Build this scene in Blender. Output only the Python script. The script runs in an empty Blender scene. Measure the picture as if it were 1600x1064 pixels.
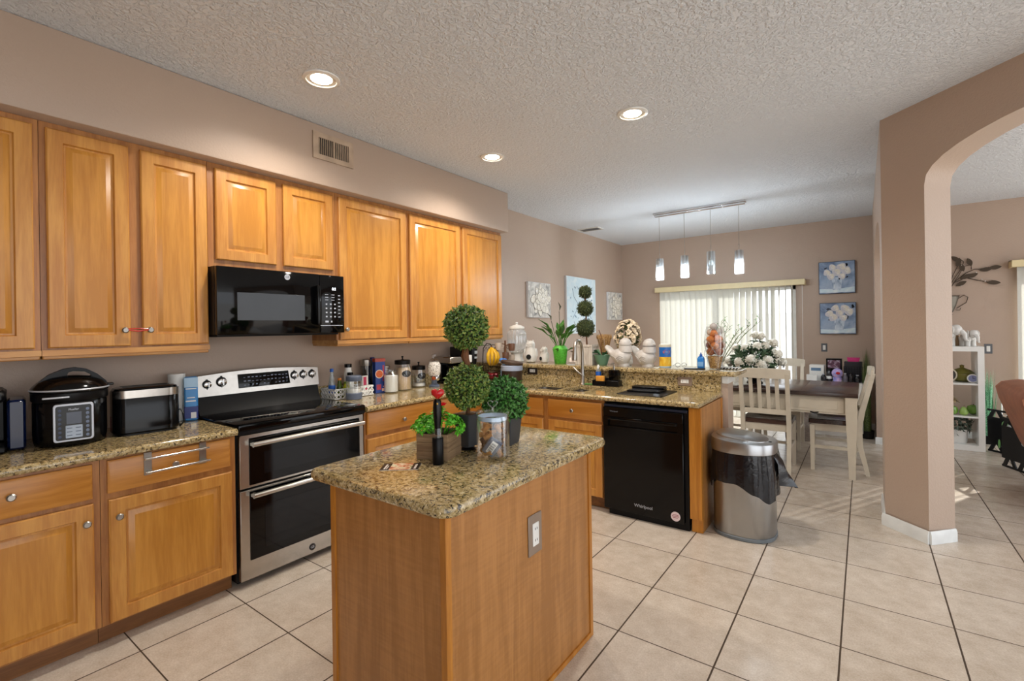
import bpy, bmesh, math, random
from mathutils import Vector, Matrix, Euler
random.seed(7)
PI = math.pi
SC = bpy.context.scene
COL = SC.collection
R = math.radians

# ---------------------------------------------------------------- camera, sky, exposure
cam = bpy.data.cameras.new('camera')
camo = bpy.data.objects.new('camera', cam)
COL.objects.link(camo)
cam.sensor_width = 36.0
cam.lens = 36.0 * 748.73 / 1600
cam.shift_y = -19.66 / 1600
cam.clip_start = 0.05
yaw, roll = 0.6330, -0.0149
fw = Vector((-math.sin(yaw), math.cos(yaw), -0.0003)).normalized()
rt = Vector((math.cos(yaw), math.sin(yaw), 0))
up = rt.cross(fw)
r2 = rt * math.cos(roll) + up * math.sin(roll)
u2 = -rt * math.sin(roll) + up * math.cos(roll)
camo.matrix_world = Matrix(((r2.x, u2.x, -fw.x, 0.977), (r2.y, u2.y, -fw.y, -2.167), (r2.z, u2.z, -fw.z, 1.477), (0, 0, 0, 1)))
SC.camera = camo
SC.view_settings.view_transform = 'Standard'
SC.view_settings.look = 'None'
SC.view_settings.exposure = 0.74
SC.view_settings.gamma = 1.0
wd = bpy.data.worlds.new('sky')
SC.world = wd
wd.use_nodes = True
bg = wd.node_tree.nodes['Background']
wt = wd.node_tree
w_tc = wt.nodes.new('ShaderNodeTexCoord'); w_sp = wt.nodes.new('ShaderNodeSeparateXYZ'); w_rp = wt.nodes.new('ShaderNodeValToRGB')
wt.links.new(w_tc.outputs['Generated'], w_sp.inputs[0]); wt.links.new(w_sp.outputs['Z'], w_rp.inputs['Fac']); wt.links.new(w_rp.outputs['Color'], bg.inputs[0])
w_rp.color_ramp.elements[0].position = 0.0; w_rp.color_ramp.elements[0].color = (0.86, 0.85, 0.84, 1)      # ground below the horizon
w_rp.color_ramp.elements[1].position = 0.03; w_rp.color_ramp.elements[1].color = (0.93, 0.97, 1.03, 1)     # bright hazy sky
bg.inputs[1].default_value = 1.6
sl = bpy.data.lights.new('sun', 'SUN')
sl.energy = 7.0
sl.angle = R(0.6)
sl.color = (1.0, 0.965, 0.91)
so = bpy.data.objects.new('sun', sl)
COL.objects.link(so)
so.rotation_euler = Vector((0.42, 0.80, 0.38)).to_track_quat('Z', 'Y').to_euler()
CAN_W, PEND_W = 52.0, 18.0

# ---------------------------------------------------------------- mesh helpers
def lin(h):
    h = h.lstrip('#')
    c = [int(h[i:i + 2], 16) / 255 for i in (0, 2, 4)]
    return tuple((v / 12.92 if v <= 0.04045 else ((v + 0.055) / 1.055) ** 2.4) for v in c) + (1,)

class B:
    """collects geometry for one mesh"""
    def __init__(s):
        s.bm = bmesh.new(); s.mi = 0
    def _fin(s, geom_faces):
        for f in geom_faces: f.material_index = s.mi
    def bx(s, x0, x1, y0, y1, z0, z1, bev=0.0, seg=1, M=None):
        m = Matrix.Translation(((x0 + x1) / 2, (y0 + y1) / 2, (z0 + z1) / 2)) @ Matrix.Diagonal((abs(x1 - x0), abs(y1 - y0), abs(z1 - z0), 1))
        if M is not None: m = M @ m
        n0 = set(s.bm.faces)
        r = bmesh.ops.create_cube(s.bm, size=1, matrix=m)
        if bev > 0:
            es = {e for v in r['verts'] for e in v.link_edges}
            bmesh.ops.bevel(s.bm, geom=list(es), offset=bev, segments=seg, affect='EDGES', profile=0.5)
        s._fin([f for f in s.bm.faces if f not in n0]); return s
    def loft(s, rings, cap=True, closed=True):
        n = len(rings[0]); vs = [[s.bm.verts.new(p) for p in r] for r in rings]; fs = []
        for a, b in zip(vs, vs[1:]):
            for i in range(n if closed else n - 1):
                j = (i + 1) % n
                try: fs.append(s.bm.faces.new((a[i], a[j], b[j], b[i])))
                except ValueError: pass
        if cap and closed:
            fs.append(s.bm.faces.new(list(reversed(vs[0])))); fs.append(s.bm.faces.new(vs[-1]))
        s._fin(fs); return s
    def lathe(s, prof, c=(0, 0, 0), seg=24, axis='z', cap=True):
        rings = []
        for r, z in prof:
            r = max(r, 1e-4); ring = []
            for i in range(seg):
                a = 2 * PI * i / seg; p = (r * math.cos(a), r * math.sin(a), z)
                if axis == 'x': p = (p[2], p[0], p[1])
                if axis == 'y': p = (p[1], p[2], p[0])
                ring.append((c[0] + p[0], c[1] + p[1], c[2] + p[2]))
            rings.append(ring)
        return s.loft(rings, cap)
    def cyl(s, c, r, h, axis='z', seg=20, bev=0.0):
        if bev: return s.lathe([(r - bev, 0), (r, bev), (r, h - bev), (r - bev, h)], c, seg, axis)
        return s.lathe([(r, 0), (r, h)], c, seg, axis)
    def tube(s, pts, r, seg=8, cap=True):
        pts = [Vector(p) for p in pts]; rs = r if isinstance(r, (list, tuple)) else [r] * len(pts); rings = []; ref = None
        for i, p in enumerate(pts):
            t = (pts[min(i + 1, len(pts) - 1)] - pts[max(i - 1, 0)]).normalized()
            if ref is None: ref = Vector((0, 0, 1)) if abs(t.z) < .9 else Vector((1, 0, 0))
            u = t.cross(ref)
            if u.length < 1e-5: u = t.cross(Vector((0.3, 1, 0.2)))
            u.normalize(); w = u.cross(t).normalized(); ref = w
            rings.append([p + (u * math.cos(2 * PI * k / seg) + w * math.sin(2 * PI * k / seg)) * rs[i] for k in range(seg)])
        return s.loft(rings, cap)
    def sweep(s, pts, wx, wy, axis='z'):
        """rectangular section held flat while it follows a path"""
        rings = []
        for i, p in enumerate(pts):
            a = (wx[i] if isinstance(wx, (list, tuple)) else wx) / 2; b = (wy[i] if isinstance(wy, (list, tuple)) else wy) / 2
            if axis == 'z': q = [(-a, -b, 0), (a, -b, 0), (a, b, 0), (-a, b, 0)]
            elif axis == 'x': q = [(0, -a, -b), (0, a, -b), (0, a, b), (0, -a, b)]
            else: q = [(-a, 0, -b), (-a, 0, b), (a, 0, b), (a, 0, -b)]
            rings.append([(p[0] + k[0], p[1] + k[1], p[2] + k[2]) for k in q])
        return s.loft(rings)
    def sph(s, c, r, sc=(1, 1, 1), u=16, v=10, M=None):
        m = Matrix.Translation(c) @ (M or Matrix.Identity(4)) @ Matrix.Diagonal((sc[0], sc[1], sc[2], 1))
        n0 = set(s.bm.faces); bmesh.ops.create_uvsphere(s.bm, u_segments=u, v_segments=v, radius=r, matrix=m)
        s._fin([f for f in s.bm.faces if f not in n0]); return s
    def poly(s, pts, d):
        """flat outline pushed along vector d"""
        d = Vector(d); a = [s.bm.verts.new(p) for p in pts]; b = [s.bm.verts.new(Vector(p) + d) for p in pts]; n = len(pts)
        fs = [s.bm.faces.new(a), s.bm.faces.new(list(reversed(b)))]
        for i in range(n): fs.append(s.bm.faces.new((a[i], b[i], b[(i + 1) % n], a[(i + 1) % n])))
        s._fin(fs); return s
    def face(s, pts):
        s._fin([s.bm.faces.new([s.bm.verts.new(p) for p in pts])]); return s
    def leaf(s, p, d, n, l, w, bend=0.2):
        p, d, n = Vector(p), Vector(d).normalized(), Vector(n).normalized(); sd = d.cross(n)
        if sd.length < 1e-4: sd = d.cross(Vector((.3, .5, .8)))
        sd.normalize(); n = sd.cross(d)
        a = p + d * l * .5 + n * l * bend * .5; e = p + d * l - n * l * bend * .4
        m = p + d * l * .5
        v = [s.bm.verts.new(q) for q in (p, m + sd * w / 2 + n * l * bend * .3, e, m - sd * w / 2 + n * l * bend * .3, m)]
        s._fin([s.bm.faces.new((v[0], v[1], v[4])), s.bm.faces.new((v[1], v[2], v[4])), s.bm.faces.new((v[2], v[3], v[4])), s.bm.faces.new((v[3], v[0], v[4]))]); return s
    def text(s, t, size, M, ext=0.0008, align='CENTER'):
        cu = bpy.data.curves.new('t', 'FONT'); cu.body = t; cu.size = size; cu.extrude = ext; cu.align_x = align; cu.align_y = 'CENTER'; cu.resolution_u = 3
        o = bpy.data.objects.new('t', cu); COL.objects.link(o)
        bpy.context.view_layer.update()
        me = bpy.data.meshes.new_from_object(o.evaluated_get(bpy.context.evaluated_depsgraph_get()))
        me.transform(M); n0 = set(s.bm.faces); s.bm.from_mesh(me); s._fin([f for f in s.bm.faces if f not in n0])
        bpy.data.objects.remove(o); bpy.data.curves.remove(cu); bpy.data.meshes.remove(me); return s
    def mesh(s, name, mats, ang=38, off=None, flat=False):
        bmesh.ops.recalc_face_normals(s.bm, faces=s.bm.faces[:])
        me = bpy.data.meshes.new(name); s.bm.to_mesh(me); s.bm.free()
        if off is not None: me.transform(Matrix.Translation(-Vector(off)))
        for m in (mats if isinstance(mats, (list, tuple)) else [mats]): me.materials.append(m)
        if not flat:
            me.polygons.foreach_set('use_smooth', [True] * len(me.polygons))
            me.set_sharp_from_angle(angle=R(ang))
        me.update(); return me

FX = Euler((PI / 2, 0, PI / 2)).to_matrix().to_4x4()     # lettering that faces +x
FY = Euler((PI / 2, 0, 0)).to_matrix().to_4x4()          # lettering that faces -y
def TR(x, y, z): return Matrix.Translation((x, y, z))

def tag(o, label=None, cat=None, group=None, kind=None):
    if label: o['label'] = label
    if cat: o['category'] = cat
    if group: o['group'] = group
    if kind: o['kind'] = kind
    return o
def thing(name, label, cat, loc=(0, 0, 0), rz=0.0, group=None):
    o = bpy.data.objects.new(name, None); COL.objects.link(o); o.empty_display_size = 0.05
    o.location = loc; o.rotation_euler = (0, 0, rz)
    return tag(o, label, cat, group)
def part(root, name, b, m, label=None, world=False, ang=38, flat=False, kind=None):
    """world=True: geometry was given in room coordinates (root not turned)"""
    off = None
    if world:
        p = root
        off = Vector((0, 0, 0))
        while p: off += Vector(p.location); p = p.parent
    o = bpy.data.objects.new(name, b.mesh(name, m, ang, off, flat)); COL.objects.link(o); o.parent = root
    return tag(o, label, None, None, kind)
def solo(name, b, m, label, cat, loc=(0, 0, 0), rz=0.0, group=None, kind=None, world=False, ang=38, flat=False):
    o = bpy.data.objects.new(name, b.mesh(name, m, ang, loc if world else None, flat)); COL.objects.link(o)
    o.location = loc; o.rotation_euler = (0, 0, rz)
    return tag(o, label, cat, group, kind)
def struct(name, b, m, flat=False, parent=None):
    o = bpy.data.objects.new(name, b.mesh(name, m, flat=flat)); COL.objects.link(o)
    if parent: o.parent = parent
    else: o['kind'] = 'structure'
    return o
def dup(root, loc, rz, label=None, group=None):
    r = root.copy(); COL.objects.link(r); r.location = loc; r.rotation_euler = (0, 0, rz)
    if label: r['label'] = label
    if group: r['group'] = group
    for ch in list(root.children):
        c = ch.copy(); COL.objects.link(c); c.parent = r
        for g in list(ch.children):
            d = g.copy(); COL.objects.link(d); d.parent = c
    return r
def rrect(x0, x1, y0, y1, r, z, n=5, ins=0.0):
    x0 += ins; x1 -= ins; y0 += ins; y1 -= ins; r = max(r - ins, .001); o = []
    for cx, cy, a0 in ((x1 - r, y1 - r, 0), (x0 + r, y1 - r, PI / 2), (x0 + r, y0 + r, PI), (x1 - r, y0 + r, 1.5 * PI)):
        for k in range(n + 1):
            a = a0 + PI / 2 * k / n; o.append((cx + r * math.cos(a), cy + r * math.sin(a), z))
    return o
def oval(cx, cy, a, b, z, n=28, p=2.4):
    o = []
    for k in range(n):
        t = 2 * PI * k / n; c, q = math.cos(t), math.sin(t)
        o.append((cx + a * math.copysign(abs(c) ** (2 / p), c), cy + b * math.copysign(abs(q) ** (2 / p), q), z))
    return o

# ---------------------------------------------------------------- materials
MATS = {}
def newmat(name):
    m = bpy.data.materials.new(name); m.use_nodes = True; nt = m.node_tree
    return m, nt, nt.nodes['Principled BSDF']
def plain(name, col, rough=0.5, metal=0.0, var=0.06, vs=12.0, coat=0.0, bump=0.0, bs=200.0, trans=0.0, spec=0.5):
    """one-colour surface with slight procedural variation"""
    if name in MATS: return MATS[name]
    m, nt, p = newmat(name); N = nt.nodes; L = nt.links; c = lin(col)
    tc = N.new('ShaderNodeTexCoord'); no = N.new('ShaderNodeTexNoise'); no.inputs['Scale'].default_value = vs; no.inputs['Detail'].default_value = 4
    L.new(tc.outputs['Object'], no.inputs['Vector'])
    rp = N.new('ShaderNodeValToRGB'); e = rp.color_ramp.elements
    e[0].position = .3; e[1].position = .7
    e[0].color = tuple(v * (1 - var) for v in c[:3]) + (1,); e[1].color = tuple(min(1, v * (1 + var)) for v in c[:3]) + (1,)
    L.new(no.outputs['Fac'], rp.inputs['Fac']); L.new(rp.outputs['Color'], p.inputs['Base Color'])
    p.inputs['Roughness'].default_value = rough; p.inputs['Metallic'].default_value = metal; p.inputs['Coat Weight'].default_value = coat
    p.inputs['Specular IOR Level'].default_value = spec
    if trans: p.inputs['Transmission Weight'].default_value = trans
    if bump:
        n2 = N.new('ShaderNodeTexNoise'); n2.inputs['Scale'].default_value = bs; n2.inputs['Detail'].default_value = 3
        L.new(tc.outputs['Object'], n2.inputs['Vector']); bp = N.new('ShaderNodeBump'); bp.inputs['Strength'].default_value = bump; bp.inputs['Distance'].default_value = .004
        L.new(n2.outputs['Fac'], bp.inputs['Height']); L.new(bp.outputs['Normal'], p.inputs['Normal'])
    MATS[name] = m; return m
def wood(name, c1, c2, sc=(22, 22, 1.8), rough=0.34, ripple=0.0, fine=.35, coat=.15):
    m, nt, p = newmat(name); N = nt.nodes; L = nt.links
    tc = N.new('ShaderNodeTexCoord'); mp = N.new('ShaderNodeMapping'); mp.inputs['Scale'].default_value = sc; L.new(tc.outputs['Object'], mp.inputs['Vector'])
    n1 = N.new('ShaderNodeTexNoise'); n1.inputs['Scale'].default_value = 1.0; n1.inputs['Detail'].default_value = 5; n1.inputs['Distortion'].default_value = .8; L.new(mp.outputs[0], n1.inputs['Vector'])
    mp2 = N.new('ShaderNodeMapping'); mp2.inputs['Scale'].default_value = tuple(v * 7 for v in sc); L.new(tc.outputs['Object'], mp2.inputs['Vector'])
    n2 = N.new('ShaderNodeTexNoise'); n2.inputs['Scale'].default_value = 1.0; n2.inputs['Detail'].default_value = 3; L.new(mp2.outputs[0], n2.inputs['Vector'])
    ad = N.new('ShaderNodeMath'); ad.operation = 'MULTIPLY_ADD'; ad.inputs[1].default_value = fine; L.new(n2.outputs['Fac'], ad.inputs[0]); L.new(n1.outputs['Fac'], ad.inputs[2])
    src = ad.outputs[0]
    if ripple:
        mp3 = N.new('ShaderNodeMapping'); mp3.inputs['Scale'].default_value = (9, 9, 85); L.new(tc.outputs['Object'], mp3.inputs['Vector'])
        n3 = N.new('ShaderNodeTexNoise'); n3.inputs['Scale'].default_value = 1.0; n3.inputs['Detail'].default_value = 2; L.new(mp3.outputs[0], n3.inputs['Vector'])
        a2 = N.new('ShaderNodeMath'); a2.operation = 'MULTIPLY_ADD'; a2.inputs[1].default_value = ripple; L.new(n3.outputs['Fac'], a2.inputs[0]); L.new(src, a2.inputs[2]); src = a2.outputs[0]
    rp = N.new('ShaderNodeValToRGB'); e = rp.color_ramp.elements; o = .5 * (fine + ripple)
    e[0].position = max(0, .36 + o); e[1].position = min(1, .66 + o); e[0].color = lin(c2); e[1].color = lin(c1)
    L.new(src, rp.inputs['Fac']); L.new(rp.outputs['Color'], p.inputs['Base Color'])
    p.inputs['Roughness'].default_value = rough; p.inputs['Coat Weight'].default_value = coat; p.inputs['Coat Roughness'].default_value = .25
    MATS[name] = m; return m
def granite(name):
    m, nt, p = newmat(name); N = nt.nodes; L = nt.links
    tc = N.new('ShaderNodeTexCoord')
    def noise(s, d, off, dist=0.5):
        mp = N.new('ShaderNodeMapping'); mp.inputs['Location'].default_value = (off, off * 2, off); L.new(tc.outputs['Object'], mp.inputs['Vector'])
        n = N.new('ShaderNodeTexNoise'); n.inputs['Scale'].default_value = s; n.inputs['Detail'].default_value = d; n.inputs['Distortion'].default_value = dist; n.inputs['Roughness'].default_value = .65
        L.new(mp.outputs[0], n.inputs['Vector']); return n.outputs['Fac']
    def ramp(f, ps):
        r = N.new('ShaderNodeValToRGB'); e = r.color_ramp.elements
        while len(e) < len(ps): e.new(.5)
        for k, (a, c) in enumerate(ps): e[k].position = a; e[k].color = c if isinstance(c, tuple) else lin(c)
        L.new(f, r.inputs['Fac']); return r.outputs['Color']
    def mix(f, a, b):
        x = N.new('ShaderNodeMix'); x.data_type = 'RGBA'; L.new(f, x.inputs['Factor']); L.new(a, x.inputs['A']); L.new(b, x.inputs['B']); return x.outputs['Result']
    base = ramp(noise(52, 5, 0), [(.33, '#74633e'), (.46, '#a48e5e'), (.58, '#c0ab80'), (.72, '#dacda9')])
    dark = ramp(noise(75, 4, 3.1), [(.40, (1, 1, 1, 1)), (.47, (0, 0, 0, 1))])
    dcol = ramp(noise(160, 2, 5), [(.4, '#15120f'), (.65, '#54442f')])
    pale = ramp(noise(120, 3, 9.3), [(.60, (0, 0, 0, 1)), (.68, (1, 1, 1, 1))])
    pcol = ramp(noise(60, 2, 11), [(.3, '#cdbd93'), (.7, '#efe6cc')])
    c = mix(dark, base, dcol); c = mix(pale, c, pcol)
    L.new(c, p.inputs['Base Color']); p.inputs['Roughness'].default_value = .12; p.inputs['Coat Weight'].default_value = .3; p.inputs['Coat Roughness'].default_value = .05
    MATS[name] = m; return m
def glass(name, col='#f4fbff', op=0.05, rough=0.02, body=0.0):
    """thin clear glass: see-through with mirror-like edges; body adds a milky share"""
    m, nt, p = newmat(name); N = nt.nodes; L = nt.links
    tr = N.new('ShaderNodeBsdfTransparent'); tr.inputs[0].default_value = lin(col)
    gl = N.new('ShaderNodeBsdfGlossy'); gl.inputs['Color'].default_value = (1, 1, 1, 1); gl.inputs['Roughness'].default_value = rough
    p.inputs['Base Color'].default_value = lin(col); p.inputs['Roughness'].default_value = .2
    lw = N.new('ShaderNodeLayerWeight'); lw.inputs['Blend'].default_value = .25
    ma = N.new('ShaderNodeMath'); ma.operation = 'MULTIPLY_ADD'; ma.inputs[1].default_value = .45; ma.inputs[2].default_value = op; ma.use_clamp = True
    L.new(lw.outputs['Facing'], ma.inputs[0]); mx = N.new('ShaderNodeMixShader'); L.new(ma.outputs[0], mx.inputs[0]); L.new(tr.outputs[0], mx.inputs[1]); L.new(gl.outputs[0], mx.inputs[2])
    m2 = N.new('ShaderNodeMixShader'); m2.inputs[0].default_value = body; L.new(mx.outputs[0], m2.inputs[1]); L.new(p.outputs[0], m2.inputs[2])
    L.new(m2.outputs[0], N['Material Output'].inputs['Surface']); MATS[name] = m; return m
def emit(name, col, st):
    m, nt, p = newmat(name); p.inputs['Base Color'].default_value = lin(col); p.inputs['Emission Color'].default_value = lin(col); p.inputs['Emission Strength'].default_value = st
    MATS[name] = m; return m
def leafmat(name, cols, rough=.5):
    m, nt, p = newmat(name); N = nt.nodes; L = nt.links
    tc = N.new('ShaderNodeTexCoord'); v = N.new('ShaderNodeTexNoise'); v.inputs['Scale'].default_value = 95; v.inputs['Detail'].default_value = 2; L.new(tc.outputs['Object'], v.inputs['Vector'])
    r = N.new('ShaderNodeValToRGB'); e = r.color_ramp.elements
    while len(e) < len(cols): e.new(.5)
    for k, c in enumerate(cols): e[k].position = .32 + .36 * k / (len(cols) - 1); e[k].color = lin(c)
    L.new(v.outputs['Fac'], r.inputs['Fac']); L.new(r.outputs['Color'], p.inputs['Base Color']); p.inputs['Roughness'].default_value = rough
    MATS[name] = m; return m
def bumpy(name, col, scale, strength, dist, rough=.6, var=.04, detail=3):
    m, nt, p = newmat(name); N = nt.nodes; L = nt.links; c = lin(col)
    tc = N.new('ShaderNodeTexCoord'); n = N.new('ShaderNodeTexNoise'); n.inputs['Scale'].default_value = scale; n.inputs['Detail'].default_value = detail; n.inputs['Distortion'].default_value = .6; L.new(tc.outputs['Object'], n.inputs['Vector'])
    r = N.new('ShaderNodeValToRGB'); r.color_ramp.elements[0].position = .42; r.color_ramp.elements[1].position = .60; L.new(n.outputs['Fac'], r.inputs['Fac'])
    b = N.new('ShaderNodeBump'); b.inputs['Strength'].default_value = strength; b.inputs['Distance'].default_value = dist; L.new(r.outputs['Color'], b.inputs['Height']); L.new(b.outputs['Normal'], p.inputs['Normal'])
    n2 = N.new('ShaderNodeTexNoise'); n2.inputs['Scale'].default_value = 1.5; L.new(tc.outputs['Object'], n2.inputs['Vector'])
    r2_ = N.new('ShaderNodeValToRGB'); e = r2_.color_ramp.elements; e[0].color = tuple(x * (1 - var) for x in c[:3]) + (1,); e[1].color = tuple(min(1, x * (1 + var)) for x in c[:3]) + (1,)
    L.new(n2.outputs['Fac'], r2_.inputs['Fac']); L.new(r2_.outputs['Color'], p.inputs['Base Color']); p.inputs['Roughness'].default_value = rough
    MATS[name] = m; return m
def tilemat():
    m, nt, p = newmat('floor_tile'); N = nt.nodes; L = nt.links
    tc = N.new('ShaderNodeTexCoord'); sp = N.new('ShaderNodeSeparateXYZ'); L.new(tc.outputs['Object'], sp.inputs[0])
    def line(o, t, w):
        a = N.new('ShaderNodeMath'); a.operation = 'DIVIDE'; a.inputs[1].default_value = t; L.new(o, a.inputs[0])
        b = N.new('ShaderNodeMath'); b.operation = 'PINGPONG'; b.inputs[1].default_value = .5; L.new(a.outputs[0], b.inputs[0])
        c = N.new('ShaderNodeMath'); c.operation = 'LESS_THAN'; c.inputs[1].default_value = w / t / 2; L.new(b.outputs[0], c.inputs[0])
        f = N.new('ShaderNodeMath'); f.operation = 'FLOOR'; L.new(a.outputs[0], f.inputs[0]); return c.outputs[0], f.outputs[0]
    lx, fx = line(sp.outputs['X'], .4375, .0075); ly, fy = line(sp.outputs['Y'], .4684, .006)
    mx = N.new('ShaderNodeMath'); mx.operation = 'MAXIMUM'; L.new(lx, mx.inputs[0]); L.new(ly, mx.inputs[1])
    cb = N.new('ShaderNodeCombineXYZ'); L.new(fx, cb.inputs[0]); L.new(fy, cb.inputs[1]); wn = N.new('ShaderNodeTexWhiteNoise'); wn.noise_dimensions = '2D'; L.new(cb.outputs[0], wn.inputs['Vector'])
    n = N.new('ShaderNodeTexNoise'); n.inputs['Scale'].default_value = 9; n.inputs['Detail'].default_value = 8; n.inputs['Roughness'].default_value = .7; L.new(tc.outputs['Object'], n.inputs['Vector'])
    ad = N.new('ShaderNodeMath'); ad.operation = 'MULTIPLY_ADD'; ad.inputs[1].default_value = .12; L.new(wn.outputs['Value'], ad.inputs[0]); L.new(n.outputs['Fac'], ad.inputs[2])
    r = N.new('ShaderNodeValToRGB'); e = r.color_ramp.elements; e[0].position = .38; e[1].position = .75; e[0].color = lin('#c4b7a7'); e[1].color = lin('#ddd3c6'); L.new(ad.outputs[0], r.inputs['Fac'])
    x = N.new('ShaderNodeMix'); x.data_type = 'RGBA'; L.new(mx.outputs[0], x.inputs['Factor'])
    n2 = N.new('ShaderNodeTexNoise'); n2.inputs['Scale'].default_value = 130; n2.inputs['Detail'].default_value = 3; L.new(tc.outputs['Object'], n2.inputs['Vector'])
    r3 = N.new('ShaderNodeValToRGB'); e = r3.color_ramp.elements; e[0].position = .3; e[1].position = .7; e[0].color = (.84, .80, .76, 1); e[1].color = (1, 1, 1, 1); L.new(n2.outputs['Fac'], r3.inputs['Fac'])
    mu = N.new('ShaderNodeMix'); mu.data_type = 'RGBA'; mu.blend_type = 'MULTIPLY'; mu.inputs['Factor'].default_value = 1; L.new(r.outputs['Color'], mu.inputs['A']); L.new(r3.outputs['Color'], mu.inputs['B']); L.new(mu.outputs['Result'], x.inputs['A']); x.inputs['B'].default_value = lin('#40301f')
    L.new(x.outputs['Result'], p.inputs['Base Color'])
    rr = N.new('ShaderNodeMath'); rr.operation = 'MULTIPLY_ADD'; rr.inputs[1].default_value = .5; rr.inputs[2].default_value = .26; L.new(mx.outputs[0], rr.inputs[0]); L.new(rr.outputs[0], p.inputs['Roughness'])
    b = N.new('ShaderNodeBump'); b.inputs['Strength'].default_value = .4; b.inputs['Distance'].default_value = .003; b.invert = True; L.new(mx.outputs[0], b.inputs['Height']); L.new(b.outputs['Normal'], p.inputs['Normal'])
    MATS['floor_tile'] = m; return m
def vanemat():
    m, nt, p = newmat('blind_vane'); N = nt.nodes; L = nt.links
    tc = N.new('ShaderNodeTexCoord'); n = N.new('ShaderNodeTexNoise'); n.inputs['Scale'].default_value = 90; L.new(tc.outputs['Object'], n.inputs['Vector'])
    r = N.new('ShaderNodeValToRGB'); r.color_ramp.elements[0].color = lin('#dfdfd9'); r.color_ramp.elements[1].color = lin('#ebebe6'); L.new(n.outputs['Fac'], r.inputs['Fac'])
    t = N.new('ShaderNodeBsdfTranslucent'); L.new(r.outputs['Color'], t.inputs[0]); L.new(r.outputs['Color'], p.inputs['Base Color']); p.inputs['Roughness'].default_value = .5
    x = N.new('ShaderNodeMixShader'); x.inputs[0].default_value = .5; L.new(p.outputs[0], x.inputs[1]); L.new(t.outputs[0], x.inputs[2]); L.new(x.outputs[0], N['Material Output'].inputs['Surface'])
    MATS['blind_vane'] = m; return m

M_wall = bumpy('wall_paint', '#b5a08f', 70, .2, .003, .42)
M_ceil = bumpy('knockdown_ceiling', '#e4eaf1', 48, .7, .012, .8, .02, 4)
M_floor = tilemat()
M_white = plain('white_trim_paint', '#e2e4e2', .4)
M_frame = wood('maple_frame', '#cc9245', '#b57833')
M_frameh = wood('maple_frame_crosswise', '#cf9a57', '#ba8140', (22, 1.8, 22))
M_panel = wood('maple_panel', '#cb8e3a', '#b57829', (16, 16, 1.3))
M_case = wood('maple_case', '#b37a40', '#97602e')
M_drw = wood('maple_drawer', '#cb8b3b', '#b47429', (20, 1.6, 20))
M_drwx = wood('maple_drawer_sideways', '#cb8b3b', '#b47429', (1.6, 20, 20))
M_isl = wood('figured_maple', '#b47d44', '#9c6832', (16, 16, 1.4), .4, .3)
M_stile = wood('maple_corner_stile', '#c2812f', '#a8691f')
M_gran = granite('granite')
M_steel = plain('brushed_steel', '#b9b4ad', .27, 1.0, .05, 30)
M_chrome = plain('chrome', '#d9d9d9', .12, 1.0, .02)
M_nickel = plain('satin_nickel', '#aaa69f', .3, 1.0, .04)
M_black = plain('black_gloss', '#070708', .12, 0, .1, spec=.28)
M_bglass = plain('black_glass', '#050506', .06, 0, .1, spec=.30)
M_bplas = plain('black_plastic', '#0c0c0e', .35, 0, .1, spec=.22)
M_dark = plain('dark_void', '#050505', .8)
M_wht = plain('white_gloss', '#e8e8e4', .25, 0, .02)
M_wmat = plain('white_matte', '#dcdad4', .6, 0, .04)
M_glass = glass('clear_glass', '#fdfefe')
M_pane = glass('window_glass', '#ffffff', .02)
M_cream = plain('cream_paint', '#cfc5b2', .42, 0, .04)
M_walnut = wood('dark_walnut', '#4a342c', '#2c1c17', (1.6, 18, 18), .22, 0, .35, .3)
M_vane = vanemat()
M_ivory = plain('ivory_valance', '#e3d3a6', .45, 0, .03)
M_print = plain('grey_white_print', '#c4c6c8', .5)
M_green = leafmat('boxwood_leaf', ['#1d3a12', '#46702a', '#7f9440', '#a6a055'])
M_green2 = leafmat('dark_boxwood_leaf', ['#12380f', '#2f6b22', '#4f8a3a', '#6f9c58'])
M_lime = leafmat('bright_leaf', ['#2c7a0c', '#55b31c', '#86d63a'])
M_olive = leafmat('olive_boxwood_leaf', ['#23300f', '#3d4a1d', '#5e6630'])
M_stem = wood('bark', '#7a4a22', '#4a2a12', (60, 60, 8), .7, 0, .5, 0)
M_toe = wood('toe_board_shaded', '#8f5f31', '#734822', (20, 1.6, 20), .5)  # brown wood, its colour darkened to carry part of the under-cabinet shade
M_soil = plain('dark_soil', '#2a2018', .9, 0, .3, 60)
M_ceram = plain('white_ceramic', '#d9d7d2', .3, 0, .05, 18, .2)
M_grey = plain('slate_plastic', '#5b6578', .4)
M_lcd = plain('lcd_blue_grey', '#3c4456', .2)
M_silver = plain('silver_plastic', '#b8bcc4', .35, .3)
M_red = plain('red_gloss', '#c3121a', .2, 0, .06, 12, .4)
M_blue = plain('blue_label', '#1c5fc0', .4)
M_dblue = plain('navy_label', '#1d2f78', .4)
M_sky = plain('light_blue_label', '#7fb4e6', .4)
M_yel = plain('yellow_label', '#e0b125', .4)
M_brown = plain('dark_brown_plastic', '#33231b', .4)
M_barn = wood('weathered_crate', '#a58a68', '#7d6348', (2, 2, 26), .7, 0, .4, 0)

# ================================================================ THE ROOM
H = 2.95
WX, FY_ = -2.57, 6.08
struct('floor', B().bx(-2.75, 5.6, -4.6, 6.3, -.10, 0), M_floor)
struct('ceiling', B().bx(-2.75, 5.6, -4.6, 6.3, H, H + .1), M_ceil)
struct('wall_left', B().bx(WX - .15, WX, -4.6, 6.3, 0, H), M_wall)
struct('trim_soffit', B().bx(WX, -2.14, -4.6, 2.045, 2.52, H, .012, 2), M_wall)
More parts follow.
